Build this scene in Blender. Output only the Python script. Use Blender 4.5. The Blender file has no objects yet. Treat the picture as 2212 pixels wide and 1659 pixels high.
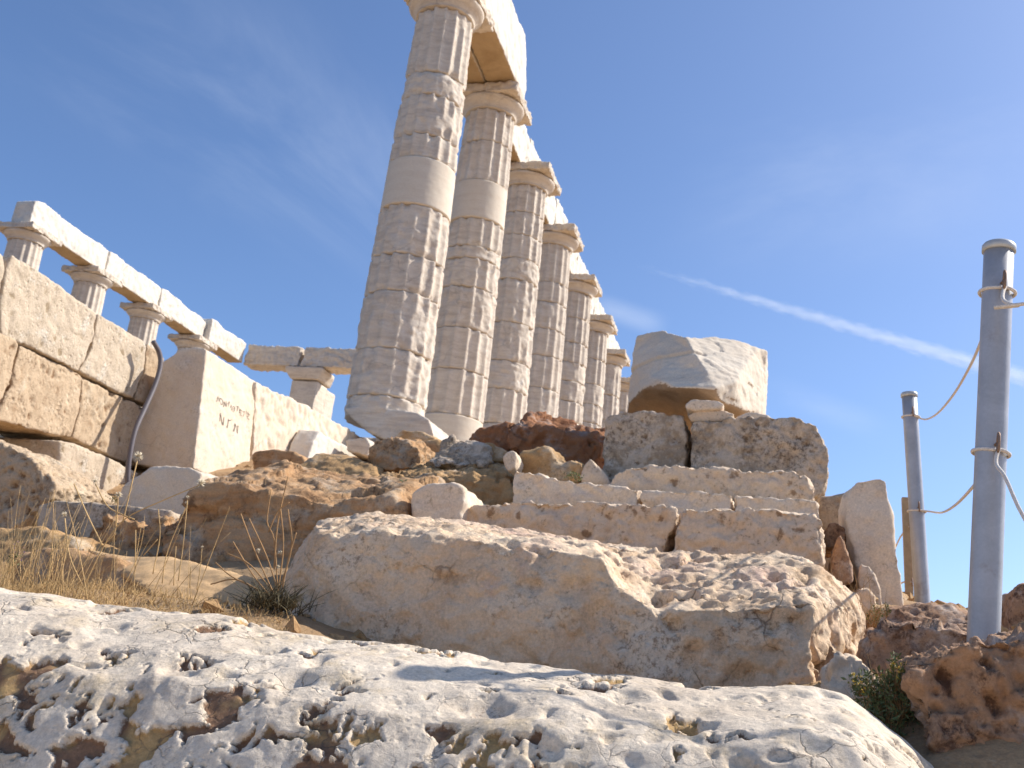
import bpy, bmesh, math, random
import numpy as np
from mathutils import Vector, Matrix
from mathutils.bvhtree import BVHTree

scene = bpy.context.scene
COL = scene.collection
rng = np.random.default_rng(7)
random.seed(7)

# ------------------------------------------------------------------ camera frame
# photo pixels are in a 2212 x 1659 frame; the eye is at world (0, 0, EYE)
EYE = 1.5
F_, P_, R_, AZ = 2299.7, math.radians(16.209), math.radians(6.787), math.radians(15.357)
_c, _s, _cr, _sr = math.cos(P_), math.sin(P_), math.cos(R_), math.sin(R_)
FW = np.array([0, _c, _s]); U0 = np.array([0, -_s, _c]); R0 = np.array([1., 0, 0])
RI = R0*_cr + U0*_sr
UI = -R0*_sr + U0*_cr
UA = np.array([math.sin(AZ), math.cos(AZ), 0.])      # temple axis, away from the viewer
VA = np.array([math.cos(AZ), -math.sin(AZ), 0.])     # across the temple, to the right
ZA = np.array([0, 0, 1.])

def ray(x, y): return FW + RI*(x-1106)/F_ - UI*(y-829.5)/F_
def uvz(p): return np.array([p@UA, p@VA, p[2]])
def atu(x, y, d):
    r = ray(x, y); return uvz(r*d/(r@UA))
def atv(x, y, d):
    r = ray(x, y); return uvz(r*d/(r@VA))
def W(P):
    P = np.asarray(P, float).reshape(-1, 3)
    return P[:, :1]*UA + P[:, 1:2]*VA + P[:, 2:]*ZA + np.array([0, 0, EYE])

cam = bpy.data.cameras.new('camera')
cam.sensor_width = 36; cam.lens = F_/2212*36
cam.clip_start = 0.05; cam.clip_end = 60000
cam.dof.use_dof = True; cam.dof.focus_distance = 1.95; cam.dof.aperture_fstop = 14
co = bpy.data.objects.new('camera', cam); COL.objects.link(co)
M = Matrix(((RI[0], UI[0], -FW[0]), (RI[1], UI[1], -FW[1]), (RI[2], UI[2], -FW[2])))
co.matrix_world = Matrix.Translation((0, 0, EYE)) @ M.to_4x4()
scene.camera = co

# ------------------------------------------------------------------ light
SUN_AZ, SUN_EL = math.radians(73), math.radians(41.7)
SUNV = Vector((math.sin(SUN_AZ)*math.cos(SUN_EL), math.cos(SUN_AZ)*math.cos(SUN_EL), math.sin(SUN_EL)))
sl = bpy.data.lights.new('sun', 'SUN'); sl.energy = 3.7; sl.angle = math.radians(0.5); sl.color = (1, .95, .87)
so = bpy.data.objects.new('sun', sl); COL.objects.link(so)
so.rotation_euler = SUNV.to_track_quat('Z', 'Y').to_euler(); so.location = (20, 10, 40)

scene.view_settings.view_transform = 'Standard'; scene.view_settings.look = 'None'
scene.view_settings.gamma = 1; scene.view_settings.exposure = 0.72
scene.render.resolution_x, scene.render.resolution_y = 1024, 768
scene.cycles.use_denoising = True
scene.cycles.max_bounces = 8; scene.cycles.diffuse_bounces = 4; scene.cycles.volume_bounces = 1

def build_world():
    w = bpy.data.worlds.new('World'); scene.world = w; w.use_nodes = True
    nt = w.node_tree; nt.nodes.clear(); N = nt.nodes.new; L = nt.links.new
    out = N('ShaderNodeOutputWorld'); bg = N('ShaderNodeBackground')
    sky = N('ShaderNodeTexSky'); sky.sky_type = 'NISHITA'; sky.sun_disc = False
    sky.sun_elevation = SUN_EL; sky.sun_rotation = SUN_AZ
    sky.altitude = 60; sky.air_density = 0.78; sky.dust_density = 1.35; sky.ozone_density = 6.5
    bg.inputs['Strength'].default_value = 0.118
    # thin cirrus: a streak across the sky, high on the left, and faint wisps to the right
    tc = N('ShaderNodeTexCoord')
    def mth(op, a, b=None, c=None, clamp=False):
        n = N('ShaderNodeMath'); n.operation = op; n.use_clamp = clamp
        for i, x in enumerate((a, b, c)):
            if x is None: continue
            if isinstance(x, (int, float)): n.inputs[i].default_value = x
            else: L(x, n.inputs[i])
        return n.outputs[0]
    def dot(vec):
        n = N('ShaderNodeVectorMath'); n.operation = 'DOT_PRODUCT'
        L(tc.outputs['Generated'], n.inputs[0]); n.inputs[1].default_value = tuple(vec); return n.outputs['Value']
    def streak(pa, pb, width, scale, stretch, lo, hi, amount, seed):
        a = ray(*pa); b = ray(*pb); a /= np.linalg.norm(a); b /= np.linalg.norm(b)
        n_ = np.cross(a, b); n_ /= np.linalg.norm(n_)
        al = b-a; al /= np.linalg.norm(al)
        dn, da, df = dot(n_), dot(al), dot(np.cross(al, n_))
        comb = N('ShaderNodeCombineXYZ')
        L(mth('MULTIPLY', da, stretch), comb.inputs[0]); L(dn, comb.inputs[1]); comb.inputs[2].default_value = seed
        nz = N('ShaderNodeTexNoise'); nz.inputs['Scale'].default_value = scale
        nz.inputs['Detail'].default_value = 7; nz.inputs['Roughness'].default_value = .6
        nz.inputs['Distortion'].default_value = .6
        L(comb.outputs[0], nz.inputs['Vector'])
        mr = N('ShaderNodeMapRange'); mr.interpolation_type = 'SMOOTHSTEP'
        mr.inputs['From Min'].default_value = lo; mr.inputs['From Max'].default_value = hi
        L(nz.outputs['Fac'], mr.inputs['Value'])
        m2 = N('ShaderNodeMapRange'); m2.interpolation_type = 'SMOOTHSTEP'
        m2.inputs['From Min'].default_value = width; m2.inputs['From Max'].default_value = 0
        m2.inputs['To Min'].default_value = 0; m2.inputs['To Max'].default_value = 1
        L(mth('ABSOLUTE', dn), m2.inputs['Value'])
        ca, cb = float(al@a), float(al@b); pad = (cb-ca)*.25
        m3 = N('ShaderNodeMapRange'); m3.interpolation_type = 'SMOOTHSTEP'
        m3.inputs['From Min'].default_value = ca-pad; m3.inputs['From Max'].default_value = ca+pad
        L(da, m3.inputs['Value'])
        m4 = N('ShaderNodeMapRange'); m4.interpolation_type = 'SMOOTHSTEP'
        m4.inputs['From Min'].default_value = cb+pad; m4.inputs['From Max'].default_value = cb-pad
        m4.inputs['To Min'].default_value = 0; m4.inputs['To Max'].default_value = 1
        L(da, m4.inputs['Value'])
        r = mth('MULTIPLY', mr.outputs[0], m2.outputs[0])
        r = mth('MULTIPLY', r, m3.outputs[0]); r = mth('MULTIPLY', r, m4.outputs[0])
        # only the half of the sky in front of the streak's middle
        mid = a+b; mid /= np.linalg.norm(mid)
        r = mth('MULTIPLY', r, mth('GREATER_THAN', dot(mid), 0.0))
        return mth('MULTIPLY', r, amount)
    f = streak((120, -60), (900, 500), .13, 6, .5, .38, .80, .22, 3.1)
    g = streak((1500, 420), (2250, 290), .12, 4, .5, .42, .85, .22, 7.7)
    h = streak((1290, 660), (1420, 700), .016, 9, .5, .3, .7, .22, 1.2)
    k = streak((1660, 840), (1900, 930), .02, 9, .5, .3, .7, .12, 4.2)
    tot = mth('ADD', mth('ADD', f, g), mth('ADD', h, k), clamp=True)
    mix = N('ShaderNodeMix'); mix.data_type = 'RGBA'
    L(tot, mix.inputs['Factor']); L(sky.outputs[0], mix.inputs[6]); mix.inputs[7].default_value = (5.2, 5.6, 6.4, 1)
    L(mix.outputs[2], bg.inputs['Color']); L(bg.outputs[0], out.inputs['Surface'])
build_world()

# ------------------------------------------------------------------ noise in numpy
def _hash(ix, iy, iz, seed):
    h = (ix.astype(np.int64)*374761393 + iy.astype(np.int64)*668265263 + iz.astype(np.int64)*2147483647 + seed*974711) & 0xffffffff
    h = ((h ^ (h >> 13))*1274126177) & 0xffffffff
    h = ((h ^ (h >> 16))*2246822519) & 0xffffffff
    return h ^ (h >> 15)
_G = np.array([[1,1,0],[-1,1,0],[1,-1,0],[-1,-1,0],[1,0,1],[-1,0,1],[1,0,-1],[-1,0,-1],
               [0,1,1],[0,-1,1],[0,1,-1],[0,-1,-1],[1,1,0],[-1,1,0],[0,-1,1],[0,-1,-1]], float)
def pnoise(P, seed=0):
    i = np.floor(P).astype(np.int64); f = P-i
    w = f*f*f*(f*(f*6-15)+10)
    r = 0
    for dx in (0, 1):
        for dy in (0, 1):
            for dz in (0, 1):
                g = _G[_hash(i[:, 0]+dx, i[:, 1]+dy, i[:, 2]+dz, seed) & 15]
                d = g[:, 0]*(f[:, 0]-dx)+g[:, 1]*(f[:, 1]-dy)+g[:, 2]*(f[:, 2]-dz)
                r = r + d*(w[:, 0] if dx else 1-w[:, 0])*(w[:, 1] if dy else 1-w[:, 1])*(w[:, 2] if dz else 1-w[:, 2])
    return r
def fbm(P, seed=0, oct=4, rough=.5):
    r = 0; a = 1.; P = np.asarray(P, float)
    for o in range(oct):
        r = r + a*pnoise(P*(2.03**o)+o*17.3, seed+o); a *= rough
    return r
def ridged(P, seed=0, oct=4, rough=.55):
    r = 0; a = 1.
    for o in range(oct):
        r = r + a*(1-2*np.abs(pnoise(P*(2.07**o)+o*9.1, seed+o))); a *= rough
    return r
def worley(P, seed=0):
    i = np.floor(P).astype(np.int64); f = P-i
    best = np.full(len(P), 9.); rnd = np.zeros(len(P))
    for dx in (-1, 0, 1):
        for dy in (-1, 0, 1):
            for dz in (-1, 0, 1):
                h = _hash(i[:, 0]+dx, i[:, 1]+dy, i[:, 2]+dz, seed)
                px = (h & 1023)/1023.; py = ((h >> 10) & 1023)/1023.; pz = ((h >> 20) & 1023)/1023.
                d = np.sqrt((dx+px-f[:, 0])**2+(dy+py-f[:, 1])**2+(dz+pz-f[:, 2])**2)
                m = d < best
                best = np.where(m, d, best); rnd = np.where(m, ((h >> 5) & 255)/255., rnd)
    return best, rnd
def facets(P, seed=0):
    # every cell of a random partition gets its own tilted plane: broken, angular faces
    i = np.floor(P).astype(np.int64); f = P-i
    best = np.full(len(P), 9.); out = np.zeros(len(P))
    for dx in (-1, 0, 1):
        for dy in (-1, 0, 1):
            for dz in (-1, 0, 1):
                h = _hash(i[:, 0]+dx, i[:, 1]+dy, i[:, 2]+dz, seed)
                o = np.stack([f[:, 0]-dx-(h & 1023)/1023., f[:, 1]-dy-((h >> 10) & 1023)/1023., f[:, 2]-dz-((h >> 20) & 1023)/1023.], 1)
                d = (o**2).sum(1); g = _hash(i[:, 0]+dx, i[:, 1]+dy, i[:, 2]+dz, seed+77)
                t = np.stack([(g & 1023)/511.5-1, ((g >> 10) & 1023)/511.5-1, ((g >> 20) & 1023)/511.5-1], 1)
                m = d < best; best = np.where(m, d, best); out = np.where(m, (t*o).sum(1)+.5*t[:, 0], out)
    return out
def sstep(a, b, x):
    t = np.clip((x-a)/(b-a), 0, 1); return t*t*(3-2*t)

# ------------------------------------------------------------------ materials
def new_mat(name):
    m = bpy.data.materials.new(name); m.use_nodes = True
    nt = m.node_tree; b = nt.nodes['Principled BSDF']
    return m, nt, b
def stone_mat(name, ramp, scale=3., stretch=(1, 1, 1), spots=(), bump=.4, bscale=60., pits=0., pscale=40.,
              rough=.9, pit_col=None, pit2_col=None, fine=.25, bdist=.01, speckle=None, cracks=None, warm=True):
    if warm:
        wf = lambda c: (min(1, c[0]*1.03), c[1]*.97, c[2]*.89)
        ramp = [(p, wf(c)) for p, c in ramp]
    m, nt, b = new_mat(name); N = nt.nodes.new; L = nt.links.new
    tc = N('ShaderNodeTexCoord'); oi = N('ShaderNodeObjectInfo')
    mp = N('ShaderNodeMapping'); mp.inputs['Scale'].default_value = stretch
    sc = N('ShaderNodeVectorMath'); sc.operation = 'SCALE'; sc.inputs[0].default_value = (37, 53, 71)
    L(oi.outputs['Random'], sc.inputs['Scale'])
    ad = N('ShaderNodeVectorMath'); ad.operation = 'ADD'
    L(tc.outputs['Object'], ad.inputs[0]); L(sc.outputs[0], ad.inputs[1])
    L(ad.outputs[0], mp.inputs['Vector'])
    def noise(s, det=8, r=.62, v=None, dist=0.):
        n = N('ShaderNodeTexNoise'); n.inputs['Scale'].default_value = s; n.inputs['Detail'].default_value = det
        n.inputs['Roughness'].default_value = r; n.inputs['Distortion'].default_value = dist
        L(v or mp.outputs[0], n.inputs['Vector']); return n.outputs['Fac']
    def mr(x, a, bb, c=0., d=1.):
        n = N('ShaderNodeMapRange'); n.inputs['From Min'].default_value = a; n.inputs['From Max'].default_value = bb
        n.inputs['To Min'].default_value = c; n.inputs['To Max'].default_value = d
        L(x, n.inputs['Value']); return n.outputs[0]
    def mix(fac, a, col, mode='MIX'):
        n = N('ShaderNodeMix'); n.data_type = 'RGBA'; n.blend_type = mode
        L(fac, n.inputs['Factor']) if not isinstance(fac, float) else setattr(n.inputs['Factor'], 'default_value', fac)
        L(a, n.inputs[6])
        if isinstance(col, tuple): n.inputs[7].default_value = (*col, 1)
        else: L(col, n.inputs[7])
        return n.outputs[2]
    cr = N('ShaderNodeValToRGB'); el = cr.color_ramp.elements
    while len(el) < len(ramp): el.new(.5)
    for e, (p, c) in zip(el, ramp): e.position = p; e.color = (*c, 1)
    L(noise(scale, dist=.4), cr.inputs['Fac'])
    col = cr.outputs['Color']
    for (c, s, lo, hi, amt) in spots:
        col = mix(mr(noise(s, 9, .7, v=ad.outputs[0]), lo, hi, 0, amt), col, c)
    if pit_col is not None:
        at = N('ShaderNodeAttribute'); at.attribute_name = 'pit'
        mk = N('ShaderNodeMath'); mk.operation = 'MULTIPLY_ADD'; L(noise(80, 10, .8, v=ad.outputs[0]), mk.inputs[0])
        mk.inputs[1].default_value = 2.6; mk.inputs[2].default_value = -1.3
        a2 = N('ShaderNodeMath'); a2.operation = 'ADD'; L(at.outputs['Fac'], a2.inputs[0]); L(mk.outputs[0], a2.inputs[1])
        sel = mr(noise(9, 3, .5, v=ad.outputs[0]), .47, .56)
        pc = N('ShaderNodeMix'); pc.data_type = 'RGBA'; L(sel, pc.inputs['Factor'])
        pc.inputs[6].default_value = (*pit_col, 1); pc.inputs[7].default_value = (*(pit2_col or pit_col), 1)
        col = mix(mr(a2.outputs[0], .35, .75, 0, .93), col, pc.outputs[2])
    if speckle:
        (c, s, lo, hi, ms, ml, mh, amt) = speckle
        k = N('ShaderNodeMath'); k.operation = 'MULTIPLY'
        L(mr(noise(s, 10, .8, v=ad.outputs[0]), lo, hi), k.inputs[0]); L(mr(noise(ms, 5, .6, v=ad.outputs[0]), ml, mh, 0, amt), k.inputs[1])
        col = mix(k.outputs[0], col, c)
    crk = None
    if cracks:
        (c, s, w, ml, mh, amt) = cracks
        dn = N('ShaderNodeTexNoise'); dn.inputs['Scale'].default_value = s*1.4; dn.inputs['Detail'].default_value = 5; L(ad.outputs[0], dn.inputs['Vector'])
        dv = N('ShaderNodeVectorMath'); dv.operation = 'MULTIPLY_ADD'; L(dn.outputs['Color'], dv.inputs[0]); dv.inputs[1].default_value = (.9/s,)*3; L(ad.outputs[0], dv.inputs[2])
        vo = N('ShaderNodeTexVoronoi'); vo.feature = 'DISTANCE_TO_EDGE'; vo.inputs['Scale'].default_value = s; L(dv.outputs[0], vo.inputs['Vector'])
        k = N('ShaderNodeMath'); k.operation = 'MULTIPLY'
        L(mr(vo.outputs['Distance'], w, 0, 0, 1), k.inputs[0]); L(mr(noise(s*.35, 4, .6, v=ad.outputs[0]), ml, mh, 0, amt), k.inputs[1])
        col = mix(k.outputs[0], col, c); crk = k.outputs[0]
    # fine mottling
    fm = mr(noise(120, 6, .8, v=ad.outputs[0]), .3, .7, 1-fine, 1+fine*.6)
    hs = N('ShaderNodeHueSaturation'); L(fm, hs.inputs['Value']); L(col, hs.inputs['Color'])
    L(hs.outputs[0], b.inputs['Base Color'])
    b.inputs['Roughness'].default_value = rough
    b.inputs['Specular IOR Level'].default_value = .25
    h = noise(bscale, 10, .72, v=ad.outputs[0])
    if pits:
        vo = N('ShaderNodeTexVoronoi'); vo.inputs['Scale'].default_value = pscale; L(ad.outputs[0], vo.inputs['Vector'])
        pv = mr(vo.outputs['Distance'], .1, .4, -pits, 0)
        pm = N('ShaderNodeMath'); pm.operation = 'MULTIPLY'; L(pv, pm.inputs[0]); L(mr(noise(pscale*.4, 3), .45, .6), pm.inputs[1])
        ah = N('ShaderNodeMath'); ah.operation = 'ADD'; L(h, ah.inputs[0]); L(pm.outputs[0], ah.inputs[1]); h = ah.outputs[0]
    if crk is not None:
        sb = N('ShaderNodeMath'); sb.operation = 'MULTIPLY_ADD'; L(crk, sb.inputs[0]); sb.inputs[1].default_value = -.5; L(h, sb.inputs[2]); h = sb.outputs[0]
    bp = N('ShaderNodeBump'); bp.inputs['Strength'].default_value = bump; bp.inputs['Distance'].default_value = bdist
    L(h, bp.inputs['Height']); L(bp.outputs[0], b.inputs['Normal'])
    return m
def plain_mat(name, col, rough=.6, metal=0., var=.15, scale=30., bump=.1, spots=()):
    return_ = stone_mat(name, warm=False, ramp=[(.3, tuple(c*(1-var) for c in col)), (.7, tuple(min(1, c*(1+var)) for c in col))],
                        scale=scale, bump=bump, rough=rough, fine=.08, spots=spots, bdist=.002)
    return_.node_tree.nodes['Principled BSDF'].inputs['Metallic'].default_value = metal
    return return_

MT = {}
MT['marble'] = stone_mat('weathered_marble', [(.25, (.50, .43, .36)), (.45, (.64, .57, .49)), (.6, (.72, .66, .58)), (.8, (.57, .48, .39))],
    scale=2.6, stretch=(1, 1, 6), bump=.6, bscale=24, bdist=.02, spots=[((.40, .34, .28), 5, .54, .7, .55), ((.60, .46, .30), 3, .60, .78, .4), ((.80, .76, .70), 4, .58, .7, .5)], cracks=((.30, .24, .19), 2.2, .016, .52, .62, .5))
MT['marble_clean'] = stone_mat('restored_marble', [(.3, (.66, .58, .48)), (.6, (.72, .66, .57)), (.8, (.64, .56, .46))],
    scale=1.6, stretch=(1, 1, 7), bump=.12, bscale=25, spots=[((.5, .42, .33), 4, .62, .8, .3)])
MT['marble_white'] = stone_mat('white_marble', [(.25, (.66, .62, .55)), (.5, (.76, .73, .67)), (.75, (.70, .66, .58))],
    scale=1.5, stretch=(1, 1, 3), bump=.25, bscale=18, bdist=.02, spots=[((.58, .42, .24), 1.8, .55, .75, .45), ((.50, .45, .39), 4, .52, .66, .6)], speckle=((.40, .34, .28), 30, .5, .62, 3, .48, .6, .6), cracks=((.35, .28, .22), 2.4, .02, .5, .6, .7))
MT['soffit'] = stone_mat('ochre_bounce_marble', [(.3, (.40, .29, .17)), (.55, (.50, .38, .24)), (.75, (.34, .24, .14))],
    scale=2.2, stretch=(1, 1, 1), bump=.2, bscale=20)  # ochre carries the warm bounce light under the beams
MT['undercut'] = stone_mat('brown_shade_break', [(.3, (.30, .22, .15)), (.55, (.42, .32, .23)), (.75, (.24, .17, .11))], scale=4, bump=.6, bscale=25)  # dark brown holds the shade of the drum fragment's recess
MT['front'] = stone_mat('pitted_white_limestone', [(.2, (.55, .47, .38)), (.42, (.68, .59, .48)), (.6, (.76, .68, .57)), (.8, (.70, .56, .40))],
    scale=4, bump=.75, bscale=42, bdist=.006, pits=.5, pscale=55, pit_col=(.22, .11, .055), pit2_col=(.50, .31, .12),
    spots=[((.64, .48, .28), 7, .52, .64, .6), ((.36, .30, .25), 5, .56, .70, .4)], fine=.3,
    speckle=((.20, .15, .115), 75, .53, .62, 6, .48, .64, .75), cracks=((.15, .11, .08), 15, .035, .5, .62, .7))
MT['mid'] = stone_mat('tan_limestone', [(.2, (.64, .46, .31)), (.42, (.75, .57, .40)), (.6, (.81, .66, .49)), (.8, (.71, .50, .33))],
    scale=3, bump=.95, bscale=32, bdist=.008, pits=.6, pscale=45, pit_col=(.36, .23, .12), pit2_col=(.46, .31, .18),
    spots=[((.78, .68, .53), 5, .50, .66, .7), ((.50, .31, .16), 3.2, .50, .66, .65), ((.62, .40, .32), 2.2, .54, .68, .6)], speckle=((.26, .15, .08), 48, .50, .60, 5, .46, .60, .8), cracks=((.26, .16, .09), 7, .03, .50, .62, .8))
MT['step'] = stone_mat('step_limestone', [(.25, (.62, .48, .36)), (.5, (.73, .60, .46)), (.75, (.66, .53, .41))],
    scale=4, stretch=(1, 1, 2.5), bump=.4, bscale=40, bdist=.008, pits=.4, pscale=40, pit_col=(.30, .19, .11),
    spots=[((.40, .31, .23), 12, .58, .70, .6), ((.66, .46, .27), 3, .55, .75, .55)], speckle=((.20, .13, .08), 60, .52, .60, 7, .48, .60, .8), cracks=((.3, .2, .12), 8, .03, .55, .66, .6))
MT['thin'] = stone_mat('pale_step_marble', [(.25, (.70, .56, .43)), (.5, (.77, .66, .53)), (.75, (.70, .57, .44))],
    scale=3, stretch=(1, 1, 3), bump=.25, bscale=35, bdist=.006, spots=[((.52, .37, .24), 7, .54, .68, .5), ((.80, .74, .66), 5, .56, .68, .5)], speckle=((.30, .21, .13), 55, .5, .6, 6, .48, .62, .65), cracks=((.35, .25, .16), 7, .03, .55, .66, .6))
MT['lichen'] = stone_mat('lichened_grey_block', [(.25, (.46, .38, .30)), (.5, (.61, .52, .42)), (.75, (.52, .42, .32))],
    scale=5, bump=.6, bscale=45, bdist=.01, pits=.5, pscale=35, pit_col=(.22, .14, .08),
    spots=[((.26, .17, .09), 7, .50, .62, .8), ((.68, .60, .50), 7, .58, .7, .6)], speckle=((.13, .09, .06), 50, .48, .58, 5, .42, .58, .85))
MT['wall'] = stone_mat('pale_wall_limestone', [(.25, (.50, .42, .32)), (.5, (.62, .53, .42)), (.75, (.55, .46, .35))],
    scale=4, bump=.8, bscale=50, bdist=.012, pits=.7, pscale=26, pit_col=(.34, .25, .15), spots=[((.44, .35, .24), 12, .56, .68, .6), ((.74, .67, .56), 7, .56, .66, .7)], speckle=((.22, .16, .10), 50, .5, .6, 7, .46, .6, .7))
MT['poros'] = stone_mat('orange_poros_block', [(.25, (.46, .35, .24)), (.5, (.57, .45, .32)), (.75, (.50, .38, .26))],
    scale=4, bump=.8, bscale=40, bdist=.012, pits=1., pscale=18, pit_col=(.27, .16, .085), spots=[((.36, .23, .13), 9, .54, .66, .7), ((.70, .58, .42), 4, .53, .66, .7)], speckle=((.18, .11, .06), 45, .5, .6, 6, .46, .6, .8))
MT['insc'] = stone_mat('pinkish_white_block', [(.25, (.66, .54, .42)), (.5, (.72, .63, .52)), (.75, (.68, .56, .43))],
    scale=2.2, bump=.35, bscale=35, bdist=.008, pits=.4, pscale=25, spots=[((.50, .36, .25), 7, .62, .74, .5), ((.35, .22, .12), 16, .68, .76, .5), ((.78, .73, .65), 4, .55, .7, .5)], speckle=((.36, .26, .17), 45, .5, .62, 4, .48, .62, .6), cracks=((.40, .29, .2), 5, .025, .55, .66, .6))
MT['brown'] = stone_mat('brown_layered_rock', [(.25, (.34, .19, .095)), (.45, (.48, .29, .15)), (.6, (.56, .37, .21)), (.8, (.38, .22, .11))],
    scale=3.5, stretch=(1, 1, 4), bump=.7, bscale=30, bdist=.015, spots=[((.56, .44, .31), 7, .52, .64, .75), ((.12, .07, .04), 12, .58, .68, .7)], speckle=((.10, .055, .03), 40, .5, .6, 6, .45, .6, .8))
MT['ochre'] = stone_mat('ochre_rock', [(.25, (.38, .23, .11)), (.5, (.52, .34, .17)), (.75, (.44, .28, .14))],
    scale=4, bump=.7, bscale=30, bdist=.015, pits=.6, pscale=25, spots=[((.24, .13, .06), 9, .55, .67, .7), ((.64, .52, .37), 5, .54, .66, .7)], speckle=((.16, .09, .045), 45, .5, .6, 6, .48, .6, .8))
MT['red'] = stone_mat('red_brown_rock', [(.25, (.23, .10, .055)), (.5, (.37, .18, .09)), (.75, (.29, .14, .08))],
    scale=4, bump=.7, bscale=30, bdist=.015, spots=[((.40, .34, .29), 4, .52, .64, .8), ((.12, .06, .04), 10, .6, .7, .6)])
MT['right'] = stone_mat('reddish_pitted_rock', [(.25, (.28, .16, .095)), (.5, (.44, .27, .165)), (.75, (.34, .195, .115))],
    scale=5, bump=.6, bscale=40, bdist=.01, pits=.7, pscale=30, pit_col=(.14, .07, .04),
    spots=[((.62, .50, .40), 6, .50, .62, .75), ((.11, .055, .035), 11, .54, .62, .8), ((.56, .42, .3), 22, .6, .68, .5)], speckle=((.09, .045, .03), 45, .48, .58, 7, .44, .56, .9))
MT['sand'] = stone_mat('sandy_bedrock', [(.25, (.54, .35, .18)), (.5, (.62, .43, .24)), (.75, (.5, .31, .15))],
    scale=3, stretch=(1, 1, 2), bump=.3, bscale=25, bdist=.01, spots=[((.34, .2, .1), 7, .62, .74, .5)])
MT['soil'] = stone_mat('dry_soil', [(.25, (.32, .20, .11)), (.5, (.44, .30, .17)), (.75, (.52, .38, .23))],
    scale=2.5, bump=.8, bscale=35, bdist=.02, pits=.5, pscale=30, spots=[((.56, .46, .33), 16, .6, .68, .7), ((.13, .085, .05), 9, .6, .7, .6)])
MT['bounce_sheet'] = stone_mat('pale_bounce_sheet', [(.25, (.64, .50, .35)), (.5, (.74, .60, .43)), (.75, (.68, .54, .38))], scale=2, bump=.5, bscale=30)  # colour of the unseen sheet added to bounce warm fill
MT['steel'] = plain_mat('galvanised_steel', (.42, .42, .43), rough=.4, metal=.3, var=.16, scale=9, spots=[((.22, .13, .08), 5, .60, .74, .6), ((.5, .5, .49), 14, .58, .66, .4)])
MT['steel_dark'] = plain_mat('rusty_steel', (.30, .20, .14), rough=.6, metal=.6, var=.3, scale=60)
MT['cap'] = plain_mat('grey_cap', (.50, .50, .48), rough=.4, metal=.3)
MT['tan'] = plain_mat('tan_painted_steel', (.44, .32, .19), rough=.6)
MT['rope'] = plain_mat('rope_fibre', (.72, .65, .57), rough=.9, var=.25, scale=300, bump=.6)
MT['hose'] = plain_mat('grey_hose', (.15, .13, .135), rough=.5, var=.1)
MT['ink'] = plain_mat('carved_letter_dark', (.22, .17, .13), rough=.9, var=.2)  # even dark tone for the letters
MT['straw'] = plain_mat('dry_straw', (.55, .36, .16), rough=.8, var=.35, scale=12)
MT['straw2'] = plain_mat('brown_straw', (.40, .23, .10), rough=.8, var=.3, scale=12)
MT['seed'] = plain_mat('pale_seed_head', (.72, .62, .45), rough=.9)
MT['green'] = plain_mat('olive_leaf', (.14, .16, .06), rough=.7, var=.45, scale=30)
MT['green_dark'] = plain_mat('dark_tuft_leaf', (.105, .085, .045), rough=.8, var=.4, scale=25)
MT['yellow'] = plain_mat('yellow_petal', (.75, .5, .05), rough=.6)
MT['purple'] = plain_mat('purple_petal', (.22, .12, .35), rough=.6)

# ------------------------------------------------------------------ object helpers
def tag(o, label=None, cat=None, group=None, kind=None):
    if label: o['label'] = label
    if cat: o['category'] = cat
    if group: o['group'] = group
    if cat and not kind: kind = 'thing'
    if kind: o['kind'] = kind
    return o
def thing(name, base_uvz, label, cat, group=None):
    o = bpy.data.objects.new(name, None); o.empty_display_size = .1
    COL.objects.link(o); o.location = W(base_uvz)[0]
    return tag(o, label, cat, group)
def link(name, me, mat, parent=None, origin=None):
    """origin in world xyz; mesh verts are in world xyz and get shifted"""
    n = len(me.vertices); c = np.empty(n*3); me.vertices.foreach_get('co', c); c = c.reshape(-1, 3)
    if parent is not None: origin = np.array(parent['_o'] if '_o' in parent else parent.location)
    elif origin is None:
        origin = np.array([c[:, 0].mean(), c[:, 1].mean(), c[:, 2].min()])
    me.vertices.foreach_set('co', (c-origin).ravel())
    me.name = name
    mi = np.empty(len(me.polygons), np.int32); me.polygons.foreach_get('material_index', mi)
    me.materials.clear()
    for m in (mat if isinstance(mat, (list, tuple)) else [mat]): me.materials.append(m)
    me.polygons.foreach_set('material_index', mi)
    o = bpy.data.objects.new(name, me); COL.objects.link(o)
    if parent is not None: o.parent = parent
    else: o.location = origin
    me.update()
    return o
def mesh_from(V, F, smooth=True):
    me = bpy.data.meshes.new('m'); me.from_pydata([tuple(p) for p in V], [], [tuple(f) for f in F]); me.update()
    if smooth: me.shade_smooth()
    return me
def fixn(me):
    bm = bmesh.new(); bm.from_mesh(me); bmesh.ops.recalc_face_normals(bm, faces=bm.faces); bm.to_mesh(me); bm.free(); me.update()
    return me
def remesh(V, F, vox):
    me = fixn(mesh_from(V, F))
    o = bpy.data.objects.new('tmp', me); COL.objects.link(o)
    md = o.modifiers.new('r', 'REMESH'); md.mode = 'VOXEL'; md.voxel_size = vox; md.use_smooth_shade = True
    dg = bpy.context.evaluated_depsgraph_get(); dg.update()
    out = bpy.data.meshes.new_from_object(o.evaluated_get(dg))
    bpy.data.objects.remove(o); bpy.data.meshes.remove(me)
    return out
def get_co(me):
    c = np.empty(len(me.vertices)*3); me.vertices.foreach_get('co', c); return c.reshape(-1, 3)
def set_co(me, c):
    me.vertices.foreach_set('co', np.ascontiguousarray(c).ravel()); me.update()
def get_no(me):
    n = np.empty(len(me.vertices)*3); me.vertex_normals.foreach_get('vector', n); return n.reshape(-1, 3)
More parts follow.
